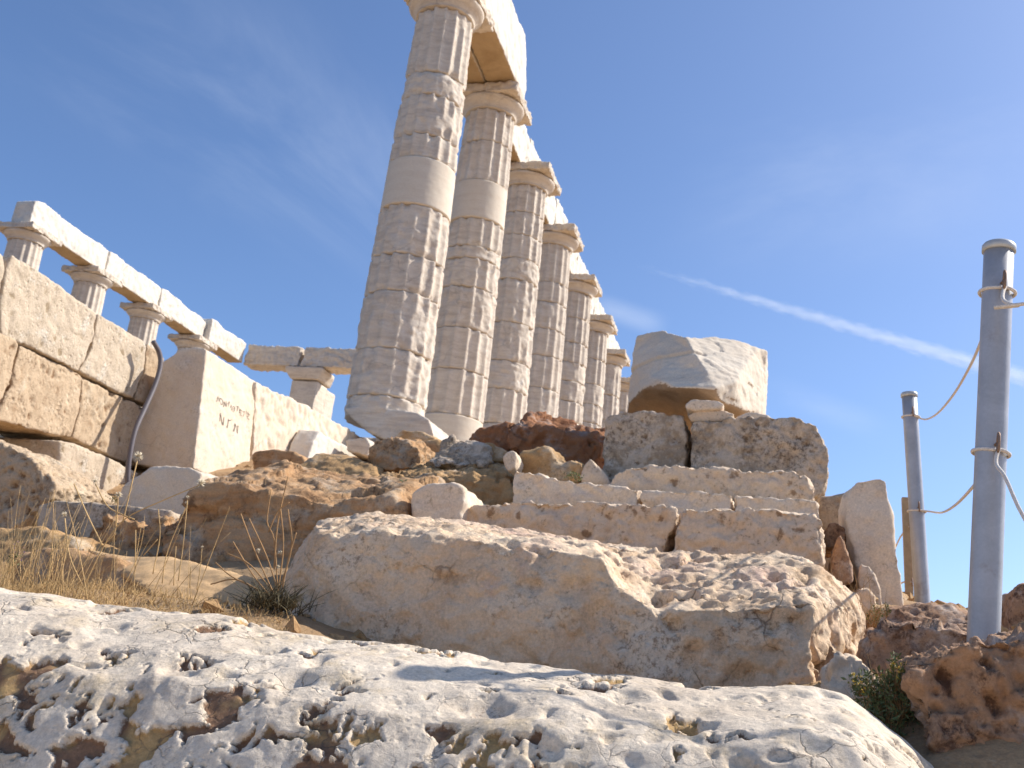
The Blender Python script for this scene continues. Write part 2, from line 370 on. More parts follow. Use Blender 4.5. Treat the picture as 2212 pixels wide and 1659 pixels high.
def smooth_co(me, it):
    c = get_co(me); e = np.empty(len(me.edges)*2, np.int32); me.edges.foreach_get('vertices', e); e = e.reshape(-1, 2)
    n = len(c); a = np.concatenate([e[:, 0], e[:, 1]]); b = np.concatenate([e[:, 1], e[:, 0]])
    deg = np.maximum(np.bincount(a, minlength=n), 1)
    for _ in range(it):
        s = np.stack([np.bincount(a, weights=c[b, k], minlength=n) for k in range(3)], 1)/deg[:, None]
        c = c*.4+s*.6
    set_co(me, c)
def rough(me, amp=.02, size=.25, fine=.004, fsize=.04, pit=0., psize=.06, pdens=.5, strata=0., ssize=.05, seed=0, chip=0., pmask=None, hollow=None, hdepth=.02, facet=0., fcell=.12):
    """displace along normals: large lumps, fine grain, pits, horizontal layering"""
    c = get_co(me); n = get_no(me)
    d = amp*fbm(c/size, seed, 4, .55) + fine*fbm(c/fsize, seed+11, 3, .6)
    if chip: d = d - chip*np.clip(ridged(c/(size*.6), seed+5, 3)-.55, 0, 1)
    if facet:
        q = c+.25*fcell*np.stack([fbm(c/fcell, seed+61, 3), fbm(c/fcell, seed+63, 3), fbm(c/fcell, seed+67, 3)], 1)
        q = q*np.array([1, 1, 1.5])
        d = d + facet*(facets(q/fcell, seed+71)+.45*facets(q/fcell*2.3, seed+73))
    if strata:
        q = c.copy(); q[:, 2] += .03*pnoise(c/.3, seed+3); q = q*np.array([.15, .15, 1.])/ssize
        d = d + strata*ridged(q, seed+21, 3)
    pv = np.zeros(len(c))
    if pit:
        q = c + .35*psize*np.stack([fbm(c/psize, seed+31, 2), fbm(c/psize, seed+37, 2), fbm(c/psize, seed+41, 2)], 1)
        for k, (sz, am) in enumerate(((1., 1.), (.5, .5))):
            f, r = worley(q/(psize*sz), seed+51+k)
            m = sstep(1-pdens+.15, 1-pdens-.0, r)*0 + (r < pdens)
            hole = m*sstep(.52, .15, f)*(.5+.5*r/pdens)
            if pmask is not None: hole = hole*pmask(c, n)
            d = d - pit*am*hole
            pv = np.maximum(pv, hole*(1. if k == 0 else .6))
    if hollow is not None:
        hv = hollow(c, n); d = d-hdepth*hv; pv = np.maximum(pv*.45, hv)
    set_co(me, c + n*d[:, None])
    at = me.attributes.new('pit', 'FLOAT', 'POINT'); at.data.foreach_set('value', pv.astype(np.float32))
    me.shade_smooth()
    return d, pv

def plane_pts(poly, d, lean, yaw, plane):
    """photo outline -> points on a real plane (u = d or v = d, leaned back by `lean` and turned by `yaw` degrees)"""
    cx = sum(p[0] for p in poly)/len(poly); cy = max(p[1] for p in poly)
    if plane == 'u':
        p0 = atu(cx, cy, d); nrm = np.array([-1., 0, 0])
    else:
        p0 = atv(cx, cy, d); nrm = np.array([0., 1., 0])
    a = math.radians(lean); y = math.radians(yaw)
    h = np.array([nrm[0]*math.cos(y)-nrm[1]*math.sin(y), nrm[0]*math.sin(y)+nrm[1]*math.cos(y), 0])
    nn = h*math.cos(a)+np.array([0, 0, math.sin(a)])
    out = []
    for x, yy in poly:
        r = uvz(ray(x, yy)); out.append(r*(p0@nn)/(r@nn))
    return np.array(out), h, nn
def prism(front, back):
    n = len(front); V = np.vstack([front, back])
    F = [tuple(range(n)), tuple(range(2*n-1, n-1, -1))]+[(i, n+i, n+(i+1) % n, (i+1) % n) for i in range(n)]
    return V, F
SEED = [100]
def stone(name, label, cat, poly, d, thick, mat, vox=.02, smooth=4, lean=0, yaw=0, plane='u', group=None, taper=0., drop=0., ext=None, rise=0., **kw):
    fr, h, nn = plane_pts(poly, d, lean, yaw, plane)
    off = -h*thick if ext is None else np.array(ext)
    cen = fr.mean(0)
    bk = cen+(fr-cen)*(1-taper)+off; bk[:, 2] += rise-drop
    V, F = prism(fr, bk)
    me = remesh(W(V), F, vox)
    smooth_co(me, smooth)
    SEED[0] += 7
    kw.setdefault('seed', SEED[0])
    rough(me, **kw)
    o = link(name, me, MT[mat])
    return tag(o, label, cat, group)
def loft(name, label, cat, stations, mat, vox, smooth, **kw):
    """stations: rings of (x, y, depth) along the block; each ring is closed with two hidden back points"""
    V = []; F = []
    n = len(stations[0])+2
    for st in stations:
        pts = [atu(*p) for p in st]
        tb = pts[0]; fb = pts[-1]
        back = tb+np.array([.12, 0, -.05]); low = np.array([back[0], fb[1]*.5+tb[1]*.5, fb[2]])
        for p in [low, back]+pts: V.append(p)
    k = len(stations)
    for i in range(k-1):
        for j in range(n):
            a = i*n+j; b = i*n+(j+1) % n
            F.append((a, b, b+n, a+n))
    F.append(tuple(range(n))); F.append(tuple(range((k-1)*n, k*n)))
    me = remesh(W(V), F, vox); smooth_co(me, smooth)
    rough(me, **kw)
    return tag(link(name, me, MT[mat]), label, cat)
def tube(pts, rad, seg=8):
    """closed tube through world points"""
    P = [Vector(p) for p in pts]; V = []; F = []
    R = rad if isinstance(rad, (list, tuple, np.ndarray)) else [rad]*len(P)
    prev = None
    for i, p in enumerate(P):
        t = (P[min(i+1, len(P)-1)]-P[max(i-1, 0)]).normalized()
        if prev is None:
            a = t.cross(Vector((0, 0, 1))); a = a if a.length > .1 else t.cross(Vector((1, 0, 0)))
        else: a = prev-t*prev.dot(t)
        a.normalize(); prev = a; b = t.cross(a)
        for k in range(seg):
            an = 2*math.pi*k/seg; V.append(p+(a*math.cos(an)+b*math.sin(an))*R[i])
    for i in range(len(P)-1):
        for k in range(seg):
            F.append((i*seg+k, i*seg+(k+1) % seg, (i+1)*seg+(k+1) % seg, (i+1)*seg+k))
    F.append(tuple(range(seg-1, -1, -1))); F.append(tuple(range((len(P)-1)*seg, len(P)*seg)))
    return V, F
def spline(pts, n=8):
    P = [np.array(p, float) for p in pts]; P = [2*P[0]-P[1]]+P+[2*P[-1]-P[-2]]; out = []
    for i in range(1, len(P)-2):
        for k in range(n):
            t = k/n; a, b, c, d = P[i-1:i+3]
            out.append(.5*((2*b)+(-a+c)*t+(2*a-5*b+4*c-d)*t*t+(-a+3*b-3*c+d)*t**3))
    out.append(P[-2]); return out
def join(parts):
    V = []; F = []
    for v, f in parts:
        o = len(V); V += [tuple(p) for p in v]; F += [tuple(i+o for i in q) for q in f]
    return V, F

# ------------------------------------------------------------------ ground and sea
ctrl = []
for p in [(-200, 1330, 2.3), (0, 1335, 2.3), (300, 1350, 2.4), (560, 1350, 2.6), (200, 1290, 3.0), (450, 1300, 3.1), (600, 1270, 3.6),
          (150, 1225, 3.8), (300, 1215, 4.0), (480, 1260, 3.7), (100, 1165, 5.0), (330, 1150, 5.6), (0, 1160, 5.3), (410, 1090, 7.0), (600, 1020, 8.2),
          (870, 1130, 4.3), (700, 1035, 6.0), (900, 1010, 6.8), (1100, 1010, 6.8), (750, 1005, 10.0), (1250, 1020, 6.5),
          (1900, 1480, 2.7), (2125, 1366, 2.6), (2230, 1366, 2.9), (1990, 1308, 5.2), (2080, 1325, 5.0), (1955, 1308, 6.4), (1940, 1640, 2.2), (1850, 1300, 4.4), (2300, 1370, 4.0),
          (840, 1650, 2.2)]:
    ctrl.append(atu(*p))
ctrl += [atv(200, 1112, -5.15), atv(100, 1110, -5.15), atv(290, 1075, -5.15), atv(10, 1120, -5.1)]
ctrl += [np.array(p, float) for p in [
    (1.2, -2, -.5), (1.2, 0, -.5), (1.2, 1.5, -.45), (0, -3, -.75), (0, 0, -.8), (0, 3, -.8), (-5, -3, -.9), (-5, 4, -.95), (-14, 0, -1.2), (-14, -9, -1.1), (-30, 0, -1.8), (-30, -12, -1.8), (-30, 9, -2.0),  # unseen ground behind the viewer, flattened to bounce more light forward
    (3.2, -.5, .05), (4.2, -.5, .35), (5.2, -.4, .75), (5.6, -1.2, .85), (11.6, -5.0, 2.6), (12.5, -4.2, 2.55), (12.5, -6.5, 2.75), (16, -6, 2.8), (25, -6, 2.8), (36, -6, 2.75), (36, -16, 2.75), (25, -14, 2.8), (17, -14, 2.8), (13, -10, 2.75),
    (9, -7.6, 1.9), (7, -7.6, 1.3), (5, -7.6, .9), (6, -6.0, 1.3), (7.2, -6.0, 1.4), (12.5, -2.8, 1.7), (18, -3, 2.0), (26, -3, 2.0), (36, -2, 1.6), (9, -1.5, 1.1), (9, .5, .7), (9, 2.5, .2), (12, 0, .9), (16, 2, .0), (25, 4, -1.), (5, 3.5, .1), (2, 3.5, -.2), (7, 6, -.8), (0, 8, -1.8), (36, 10, -3), (16, -20, 2), (30, -24, 1.8), (4, -14, .6), (-6, -16, -.9), (-6, 8, -1.2)]]
CT = np.array(ctrl)
def _rbf():
    n = len(CT); A = np.sqrt(((CT[:, None, :2]-CT[None, :, :2])**2).sum(-1)+.05)
    A = A - np.eye(n)*.02
    Q = np.hstack([np.ones((n, 1)), CT[:, :2]])
    K = np.block([[A, Q], [Q.T, np.zeros((3, 3))]])
    return np.linalg.solve(K, np.concatenate([CT[:, 2], np.zeros(3)]))
RB = _rbf()
def ground_z(u, v, bump=True):
    u = np.atleast_1d(np.asarray(u, float)); v = np.atleast_1d(np.asarray(v, float))
    cu = np.clip(u, -32, 36); cv = np.clip(v, -24, 10)
    D = np.sqrt((cu[:, None]-CT[None, :, 0])**2+(cv[:, None]-CT[None, :, 1])**2+.05)
    z = D@RB[:-3]+RB[-3]+RB[-2]*cu+RB[-1]*cv
    r = np.hypot(u-cu, v-cv)
    z = z - 62*sstep(0, 130, r)
    if bump:
        P = np.stack([u, v, z*0], 1)
        z = z + .035*fbm(P/.5, 3, 5, .55)*sstep(.3, 2.2, np.hypot(u, v)) + .5*fbm(P/14, 9, 3)*sstep(2, 40, r)
    return z
def axis(lo, a, b, hi, step, g):
    x = list(np.arange(a, b, step)); s = step
    r = [x[-1]]
    while r[-1] < hi: s *= g; r.append(r[-1]+s)
    s = step; l = [x[0]]
    while l[-1] > lo: s *= g; l.append(l[-1]-s)
    return np.array(l[1:][::-1]+x+r[1:])
gu = axis(-190, 1.0, 7.5, 230, .05, 1.09); gv = axis(-210, -4.6, 2.4, 200, .05, 1.09)
GU, GV = np.meshgrid(gu, gv, indexing='ij')
gz = ground_z(GU.ravel(), GV.ravel())
GP = W(np.stack([GU.ravel(), GV.ravel(), gz], 1))
nu, nv = len(gu), len(gv)
idx = np.arange(nu*nv).reshape(nu, nv)
GF = np.stack([idx[:-1, :-1], idx[:-1, 1:], idx[1:, 1:], idx[1:, :-1]], -1).reshape(-1, 4)
gme = mesh_from(GP, GF.tolist()); fixn(gme); gme.shade_smooth()
g = link('ground', gme, MT['soil'], origin=np.zeros(3)); tag(g, kind='structure')
# unseen pale path added round the viewer to throw warm light on shaded fronts
pu = np.linspace(-28, 1.55, 90); pw = np.linspace(-13, 8, 90)
PU, PV = np.meshgrid(pu, pw, indexing='ij')
pz = ground_z(PU.ravel(), PV.ravel())+.03
PP = W(np.stack([PU.ravel(), PV.ravel(), pz], 1)); idx = np.arange(8100).reshape(90, 90)
me = mesh_from(PP, np.stack([idx[:-1, :-1], idx[:-1, 1:], idx[1:, 1:], idx[1:, :-1]], -1).reshape(-1, 4).tolist()); fixn(me); me.shade_smooth()
tag(link('bounce_sheet', me, MT['bounce_sheet'], origin=np.zeros(3)), kind='structure')
# sea round the headland
bm = bmesh.new(); bmesh.ops.create_circle(bm, cap_ends=True, radius=30000, segments=96)
me = bpy.data.meshes.new('sea'); bm.to_mesh(me); bm.free()
m, nt, b = new_mat('sea_water'); b.inputs['Base Color'].default_value = (.01, .05, .09, 1); b.inputs['Roughness'].default_value = .15
_n = nt.nodes.new('ShaderNodeTexNoise'); _n.inputs['Scale'].default_value = .2; _tc = nt.nodes.new('ShaderNodeTexCoord'); _bp = nt.nodes.new('ShaderNodeBump')
nt.links.new(_tc.outputs['Object'], _n.inputs['Vector']); nt.links.new(_n.outputs['Fac'], _bp.inputs['Height']); nt.links.new(_bp.outputs[0], b.inputs['Normal'])
sea = link('sea', me, m, origin=np.zeros(3)); sea.location = (0, 0, -55); tag(sea, kind='structure')

# ------------------------------------------------------------------ temple
Z0 = 2.994; V1 = -4.83; U1 = 11.891; SP = 2.519; VN = -17.394; UN = 19.385
RB_, RT_, HN, HA = .512, .397, 5.74, 6.10
def col_radius(z): 
    t = z/HN; return RB_+(RT_-RB_)*t+.016*math.sin(math.pi*t)
def drum_mesh(u, v, z0, z1, style, seed, nth, dz, rot):
    nz = max(5, int((z1-z0)/dz)); nf = 16
    # ring heights packed near the joints
    t = np.linspace(0, 1, nz)
    zz = z0+.004+(z1-z0-.008)*t
    zz = np.concatenate([[zz[0]], [zz[0]+.012], [zz[0]+.03], zz[1:-1], [zz[-1]-.03], [zz[-1]-.012], [zz[-1]]]); zz.sort()
    th = np.arange(nth)/nth*2*math.pi
    TH, ZZ = np.meshgrid(th, zz); sh = TH.shape
    R = np.array([col_radius(z) for z in zz])[:, None]+0*TH
    P = np.stack([np.cos(TH).ravel()*R.ravel(), np.sin(TH).ravel()*R.ravel(), ZZ.ravel()], 1)
    wear = {'flute': .08, 'half': .42, 'worn': .72, 'smooth': 0., 'new': .0}[style]
    e = sstep(-.25, .35, fbm(P/.35, seed, 3)+(wear*1.5-.75)).reshape(sh)
    if style in ('new', 'smooth'): e = e*0
    ft = ((TH+rot)*nf/(2*math.pi)) % 1.
    fl = .044*(1-(2*ft-1)**2)
    if style == 'smooth': fl = fl*0+.012
    r = R - fl*(1-e) - e*.026
    ng = fbm(P/.16, seed+3, 4, .6).reshape(sh); band = fbm(P*np.array([.35, .35, 1.])/.055, seed+5, 3).reshape(sh)
    am = {'flute': .006, 'half': .012, 'worn': .018, 'smooth': .0025, 'new': .003}[style]
    r = r + ng*am + band*am*.55
    # broken bites along the joints
    dj = np.minimum(ZZ-z0, z1-ZZ)
    bite = sstep(.1, .4, fbm(np.stack([P[:, 0], P[:, 1], P[:, 2]*.3], 1)/.22, seed+9, 3)).reshape(sh)
    if style not in ('smooth', 'new'): r = r - bite*.035*sstep(.09, .0, dj)
    r = r - .014*sstep(.018, .0, dj)
    V = np.stack([u+r.ravel()*np.cos(TH.ravel()), v+r.ravel()*np.sin(TH.ravel()), Z0+ZZ.ravel()], 1)
    k = len(zz); i = np.arange(k*nth).reshape(k, nth); j = np.roll(i, -1, 1)
    F = np.stack([i[:-1], j[:-1], j[1:], i[1:]], -1).reshape(-1, 4).tolist()
    V = np.vstack([V, [[u, v, Z0+zz[0]], [u, v, Z0+zz[-1]]]]); nb = k*nth
    F += [(int(j[0, a]), int(i[0, a]), nb) for a in range(nth)] + [(int(i[-1, a]), int(j[-1, a]), nb+1) for a in range(nth)]
    me = mesh_from(W(V), F); fixn(me); me.shade_smooth(); return me
def box_stone(u0, u1, v0, v1, z0, z1, vox, smooth=2, **kw):
    fr = np.array([(u0, v0, z0), (u0, v1, z0), (u0, v1, z1), (u0, v0, z1)], float); bk = fr+np.array([u1-u0, 0, 0])
    V, F = prism(fr, bk); me = remesh(W(V), F, vox); smooth_co(me, smooth); rough(me, **kw); return me
def column(u, v, drums, label, group, near=True, seed=0, z_off=0., clean=False, ab=None):
    t = thing('temple_column', (u, v, Z0+z_off), label, 'column', group)
    t['_o'] = list(W([(u, v, Z0+z_off)])[0])
    rot = random.uniform(0, 6)
    for k, (z0, z1, st) in enumerate(drums):
        me = drum_mesh(u, v, z0, z1, st, seed*31+k*5, 144 if near else 96, .022 if near else .045, rot)
        o = link('drum', me, MT['marble_clean' if st in ('smooth',) else 'marble'], t)
        if st == 'smooth': o['label'] = 'smooth unfluted drum of paler marble'
    # echinus
    prof = [(RT_-.03, HN-.002), (RT_+.005, HN), (RT_+.012, HN+.015), (RT_+.006, HN+.02), (RT_+.02, HN+.035), (.425, HN+.07), (.475, HN+.11), (.515, HN+.15), (.525, HN+.178), (.50, HN+.2)]
    n = 80; V = []; F = []
    for r, z in prof:
        for a in range(n):
            an = 2*math.pi*a/n; V.append((u+r*math.cos(an), v+r*math.sin(an), Z0+z))
    for i in range(len(prof)-1):
        for a in range(n): F.append((i*n+a, i*n+(a+1) % n, (i+1)*n+(a+1) % n, (i+1)*n+a))
    F.append(tuple(range(n-1, -1, -1))); F.append(tuple(range((len(prof)-1)*n, len(prof)*n)))
    me = mesh_from(W(V), F); fixn(me)
    c = get_co(me); nn = get_no(me); set_co(me, c+nn*(.006*fbm(c/.15, seed+77, 3))[:, None]); me.shade_smooth()
    link('echinus', me, MT['marble'], t)
    a = .545
    me = box_stone(u-a, u+a, v-a, v+a, Z0+HN+.19, Z0+HA, .022, 1, amp=.016, size=.3, fine=.003, fsize=.06, chip=.03, seed=seed*13+5)
    link('abacus', me, MT['marble'], t)
    del t['_o']
    return t
def make_drums(js, st): return [(a, b, s) for a, b, s in zip(js[:-1], js[1:], st)]
D1 = make_drums([.0, .25, .85, 1.6, 2.1, 2.78, 3.46, 3.8, 4.39, 4.74, HN], ['worn', 'half', 'half', 'flute', 'half', 'smooth', 'flute', 'half', 'worn', 'flute'])
D2 = make_drums([.0, .74, 1.42, 2.06, 2.71, 3.17, 3.37, 3.83, 4.48, 5.17, HN], ['smooth', 'flute', 'flute', 'half', 'half', 'worn', 'flute', 'smooth', 'flute', 'flute'])
D3 = make_drums([.0, .7, 1.3, 1.9, 2.4, 3.1, 3.9, 4.3, 4.75, 5.2, HN], ['half', 'flute', 'flute', 'worn', 'half', 'half', 'worn', 'flute', 'half', 'flute'])
def rand_drums(r):
    js = [0.]
    while js[-1] < HN-.9: js.append(js[-1]+r.uniform(.42, .72))
    js.append(HN); st = [r.choice(['flute', 'half', 'flute', 'flute', 'half', 'worn']) for _ in js[1:]]
    return make_drums(js, st)
LAB = ['nearest and tallest fluted marble column, its capital cut off by the top of the photo',
       'second column of the long row, carrying the far end of the thick architrave',
       'third column of the long row, worn drums above red brown rocks',
       'fourth column of the long row, abacus corner standing out against blue sky',
       'fifth column of the long row, slimmer looking with a worn shaft',
       'sixth column of the long row, to the left of the broken drum fragment',
       'seventh column of the long row, closest visible one beside the broken drum fragment',
       'last column of the long row, mostly hidden behind the broken drum fragment']
G1 = 'weathered columns of the long colonnade'
for i in range(8):
    r = random.Random(40+i)
    dr = [D1, D2, D3][i] if i < 3 else rand_drums(r)
    column(U1+i*SP, V1, dr, LAB[i], G1, near=i < 3, seed=i+1)
LABN = ['first column of the far row, its abacus touching the left edge of the photo',
        'second column of the far row, seen in the gap above the pale wall',
        'third column of the far row, behind the pale wall above the grey hose',
        'fourth column of the far row, only its capital rising behind the inscribed block']
for i in range(4):
    js = [0, .8, 1.6, 2.4, 3.2, 4., 4.9, HN]
    column(UN+i*SP, VN, make_drums(js, ['flute', 'flute', 'half', 'flute', 'flute', 'new', 'new']), LABN[i], 'columns of the far row', near=False, seed=20+i)
# architrave beams
def beam(u0, u1, v0, v1, z0, z1, label, mat, vox=.035, cut=None, name='architrave_beam', group='architrave beams of the temple', **kw):
    if cut is None: cut = []
    # side profile (u, z) from near-bottom round to near-top
    prof = [(u0, z0), (u1, z0)]+(cut if cut else [(u1, z1), (u0, z1)])
    fr = np.array([(a, v1, b) for a, b in prof], float); bk = fr.copy(); bk[:, 1] = v0
    V, F = prism(fr, bk); me = remesh(W(V), F, vox); smooth_co(me, 1)
    kw.setdefault('amp', .016); kw.setdefault('chip', .02)
    rough(me, size=.5, fine=.003, fsize=.12, **kw)
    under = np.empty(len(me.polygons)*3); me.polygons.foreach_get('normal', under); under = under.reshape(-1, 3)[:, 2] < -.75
    me.polygons.foreach_set('material_index', under.astype(np.int32))  # undersides painted ochre in place of warm bounce light
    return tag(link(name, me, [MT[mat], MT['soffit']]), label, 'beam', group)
ZT = Z0+HA+.003
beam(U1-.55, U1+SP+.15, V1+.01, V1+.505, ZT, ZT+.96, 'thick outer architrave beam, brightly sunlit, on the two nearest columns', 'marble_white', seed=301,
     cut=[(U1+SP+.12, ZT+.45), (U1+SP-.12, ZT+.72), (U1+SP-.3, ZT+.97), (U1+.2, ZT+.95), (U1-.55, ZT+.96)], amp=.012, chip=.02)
beam(U1-.55, U1+SP, V1-.5, V1-.005, ZT, ZT+.9, 'inner architrave beam, ochre underside with bounce light painted in, spanning the two nearest columns', 'marble', seed=302, amp=.01, chip=.01)
ORD = ['second to third', 'third to fourth', 'fourth to fifth', 'fifth to sixth', 'sixth to seventh', 'seventh to last']
for i in range(6):
    a = U1+(i+1)*SP; r = random.Random(i+3)
    h = [.84+r.uniform(-.04, .05) for _ in range(5)]
    beam(a+.012, a+SP-.012, V1-.5, V1+.0, ZT, 0, f'eroded white architrave beam bridging the {ORD[i]} column of the long row', 'marble_white', seed=310+i, chip=.03,
         cut=[(a+SP-.012, ZT+h[0]-.12), (a+SP*.8, ZT+h[1]-.05), (a+SP*.5, ZT+h[2]), (a+SP*.25, ZT+h[3]-.02), (a+.012, ZT+h[4])])
LB = ['near end beam of the far row, its shaded end block facing the viewer', 'second beam of the far row, chipped along the top', 'third beam of the far row, its top sloping down at the far end', 'last beam of the far row, set forward and meeting the cross beam']
for i in range(4):
    a = UN+i*SP; b = a+SP
    u0 = a-.42 if i == 0 else a+.01; u1 = b-.01 if i < 3 else 29.15
    h = .66 if i != 3 else .72; f = VN+.33 if i < 3 else VN+.5
    r = random.Random(i+50)
    beam(u0, u1, f-.55, f, ZT, 0, LB[i], 'marble_white', seed=330+i, chip=.02, amp=.016,
         cut=[(u1, ZT+h-.03-(.12 if i == 2 else 0)), (u1-.35, ZT+h-.02), (u1-.9, ZT+h-r.uniform(0, .06)), (u0+.8, ZT+h-r.uniform(0, .08)), (u0+.3, ZT+h+.02), (u0, ZT+h-(.1 if i == 0 else .02))])
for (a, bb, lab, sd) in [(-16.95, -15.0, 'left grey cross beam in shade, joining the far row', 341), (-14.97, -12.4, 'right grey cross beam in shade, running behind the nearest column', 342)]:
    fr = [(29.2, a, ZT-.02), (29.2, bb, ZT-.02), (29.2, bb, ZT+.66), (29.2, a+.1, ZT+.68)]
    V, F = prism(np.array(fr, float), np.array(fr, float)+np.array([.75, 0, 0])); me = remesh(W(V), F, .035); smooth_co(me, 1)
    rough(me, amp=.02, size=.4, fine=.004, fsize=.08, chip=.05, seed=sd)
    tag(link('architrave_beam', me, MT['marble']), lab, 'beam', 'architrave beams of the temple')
t = thing('temple_pier', (29.7, -14.8, Z0), 'square marble pier under the grey cross beams, left of the nearest column', 'pier')
t['_o'] = list(W([(29.7, -14.8, Z0)])[0])
link('shaft', box_stone(29.3, 30.1, -15.2, -14.3, Z0-.1, ZT-.42, .05, 1, amp=.02, size=.4, seed=351), MT['marble'], t)
fr = np.array([(29.22, -15.22, ZT-.4), (29.22, -14.26, ZT-.4), (29.12, -14.12, ZT-.13), (29.12, -14.12, ZT-.03), (29.12, -15.4, ZT-.03), (29.12, -15.4, ZT-.13)])
V, F = prism(fr, fr+np.array([1.0, 0, 0])); me = remesh(W(V), F, .03); smooth_co(me, 1); rough(me, amp=.008, size=.3, seed=352)
link('cap', me, MT['marble'], t)
link('shaft_block', box_stone(30.15, 30.9, -15.1, -14.35, Z0-.1, ZT-.42, .05, 1, amp=.02, size=.4, seed=353), MT['marble'], t); del t['_o']
# stylobate: the worn block under the nearest column and the long floor behind
stone('stylobate_block', 'broken round-edged stylobate block under the nearest column', 'block',
      [(740, 884), (750, 878), (800, 878), (900, 890), (925, 905), (938, 940), (930, 960), (850, 958), (800, 935), (760, 905)], 11.42, 1.05, 'marble', vox=.02, smooth=1, amp=.016, size=.3, fine=.004)
me = box_stone(U1+.62, U1+20.5, V1-1.2, V1+.7, Z0-.38, Z0-.004, .08, 1, amp=.03, size=.5, seed=361)
tag(link('stylobate_course', me, MT['marble']), 'long marble step course carrying the rest of the colonnade', 'step')
me = box_stone(UN-.8, 31.4, VN-.9, VN+3.4, Z0-.38, Z0-.004, .12, 1, amp=.03, size=.5, seed=362)
tag(link('stylobate_course', me, MT['marble']), 'marble step course carrying the far row of columns', 'step')

# ------------------------------------------------------------------ blocks
def no_top(c, n): return sstep(.75, .2, n[:, 2])
fgst = []
def fg_hollow(c, n):
    # irregular soil-filled hollows, thick on the lower front and thin on top
    q = c+.03*np.stack([fbm(c/.06, 61, 3), fbm(c/.06, 67, 3), fbm(c/.06, 71, 3)], 1)
    f = fbm(q/.095, 81, 4, .6)+.10*fbm(c/.014, 85, 2)+.25*fbm(c/.5, 91, 2)
    v = c@VA
    low = sstep(EYE+.05, EYE-.08, c[:, 2])*sstep(.97, .6, n[:, 2]); left = sstep(.2, -1.0, v)
    return sstep(.0, .16, f-.48+.54*low*(.40+.60*left))
FB = 1860
for tb, t1, tf, d in [((-260, 1232), (-260, 1310), (-260, 1400), 0), ((0, 1268), (0, 1335), (0, 1425), 0), ((130, 1284), (150, 1355), (150, 1450), 0), ((215, 1303), (235, 1385), (235, 1480), 0), ((400, 1324), (400, 1400), (400, 1475), 0),
                   ((560, 1346), (560, 1420), (545, 1495), 0), ((820, 1385), (820, 1452), (820, 1540), 0), ((1110, 1430), (1110, 1500), (1110, 1580), 0),
                   ((1300, 1452), (1300, 1520), (1300, 1590), 0), ((1500, 1478), (1500, 1540), (1500, 1610), 0), ((1720, 1480), (1740, 1540), (1750, 1610), .0), ((1810, 1497), (1830, 1550), (1840, 1620), .02),
                   ((1880, 1535), (1900, 1580), (1910, 1640), .05), ((1950, 1595), (1975, 1630), (1990, 1680), .1), ((2015, 1660), (2040, 1690), (2055, 1740), .16)]:
    x = tf[0]
    fgst.append([(*tb, 2.12), (tb[0]*.5+t1[0]*.5, tb[1]*.5+t1[1]*.5-8, 1.98+d), (*t1, 1.86+d), (*tf, 1.74+d), (x, tf[1]*.5+FB*.5, 1.645+d), (x, FB, 1.53+d)])
loft('foundation_block', 'huge white pitted stone block with brown hollows across the bottom foreground', 'stone block', fgst, 'front', .0045, 10,
     amp=.015, size=.30, fine=.0012, fsize=.04, pit=.022, psize=.10, pdens=.3, seed=5, chip=.003, hollow=fg_hollow, hdepth=.012)
mst = []
for tb, tf, fm, d in [((578, 1325), (574, 1335), 1370, 3.12), ((600, 1290), (598, 1305), 1350, 3.05), ((640, 1205), (636, 1228), 1320, 3.0), ((690, 1122), (684, 1145), 1300, 2.96), ((800, 1108), (800, 1132), 1290, 2.95), ((960, 1122), (960, 1142), 1290, 2.95), ((1180, 1152), (1180, 1172), 1290, 2.95),
                     ((1290, 1168), (1295, 1195), 1320, 2.95), ((1350, 1175), (1350, 1265), 1350, 2.93), ((1430, 1183), (1430, 1312), 1380, 2.92), ((1550, 1190), (1550, 1300), 1390, 2.92), ((1680, 1190), (1685, 1290), 1390, 2.92), ((1752, 1205), (1758, 1285), 1390, 2.94),
                     ((1800, 1232), (1800, 1290), 1390, 3.10), ((1850, 1275), (1850, 1305), 1390, 3.3), ((1868, 1300), (1868, 1322), 1390, 3.5)]:
    dt = min(3.75, d+.72)
    mst.append([(*tb, dt), (tb[0]*.6+tf[0]*.4, tb[1]*.6+tf[1]*.4-3, d+.35), (tf[0], tf[1]-2, d+.10), (tf[0], tf[1]*.9+fm*.1, d+.01), (tf[0], fm+20, d-.02), (tf[0], 1560, d-.02)])
def midmask(c, n):
    v = c@VA
    return np.clip(.22+sstep(.1, .5, n[:, 2])*sstep(-.95, -.45, v)+sstep(.2, .5, n@VA)*sstep(-.3, 0, v)+.3*sstep(-.7, -.1, v), 0, 1)
loft('foundation_block', 'large tan limestone block with a bumpy pitted right side under the steps', 'stone block', mst, 'mid', .0075, 3,
     amp=.012, size=.30, fine=.006, fsize=.05, pit=.055, psize=.115, pdens=.75, seed=23, chip=.010, facet=.006, fcell=.11, pmask=midmask)
GS = 'stone courses stepping up on the right'
stone('step_block', 'left block of the lower step course, tapering down at its left end', 'stone block',
      [(960, 1125), (985, 1108), (1010, 1092), (1060, 1083), (1110, 1080), (1300, 1083), (1440, 1089), (1464, 1097), (1458, 1130), (1440, 1190), (1430, 1250), (960, 1200)], 4.1, .6, 'step', vox=.008, smooth=2, amp=.012, size=.15, fine=.003, chip=.020, facet=.005, fcell=.12, pit=.008, psize=.05, pdens=.3)
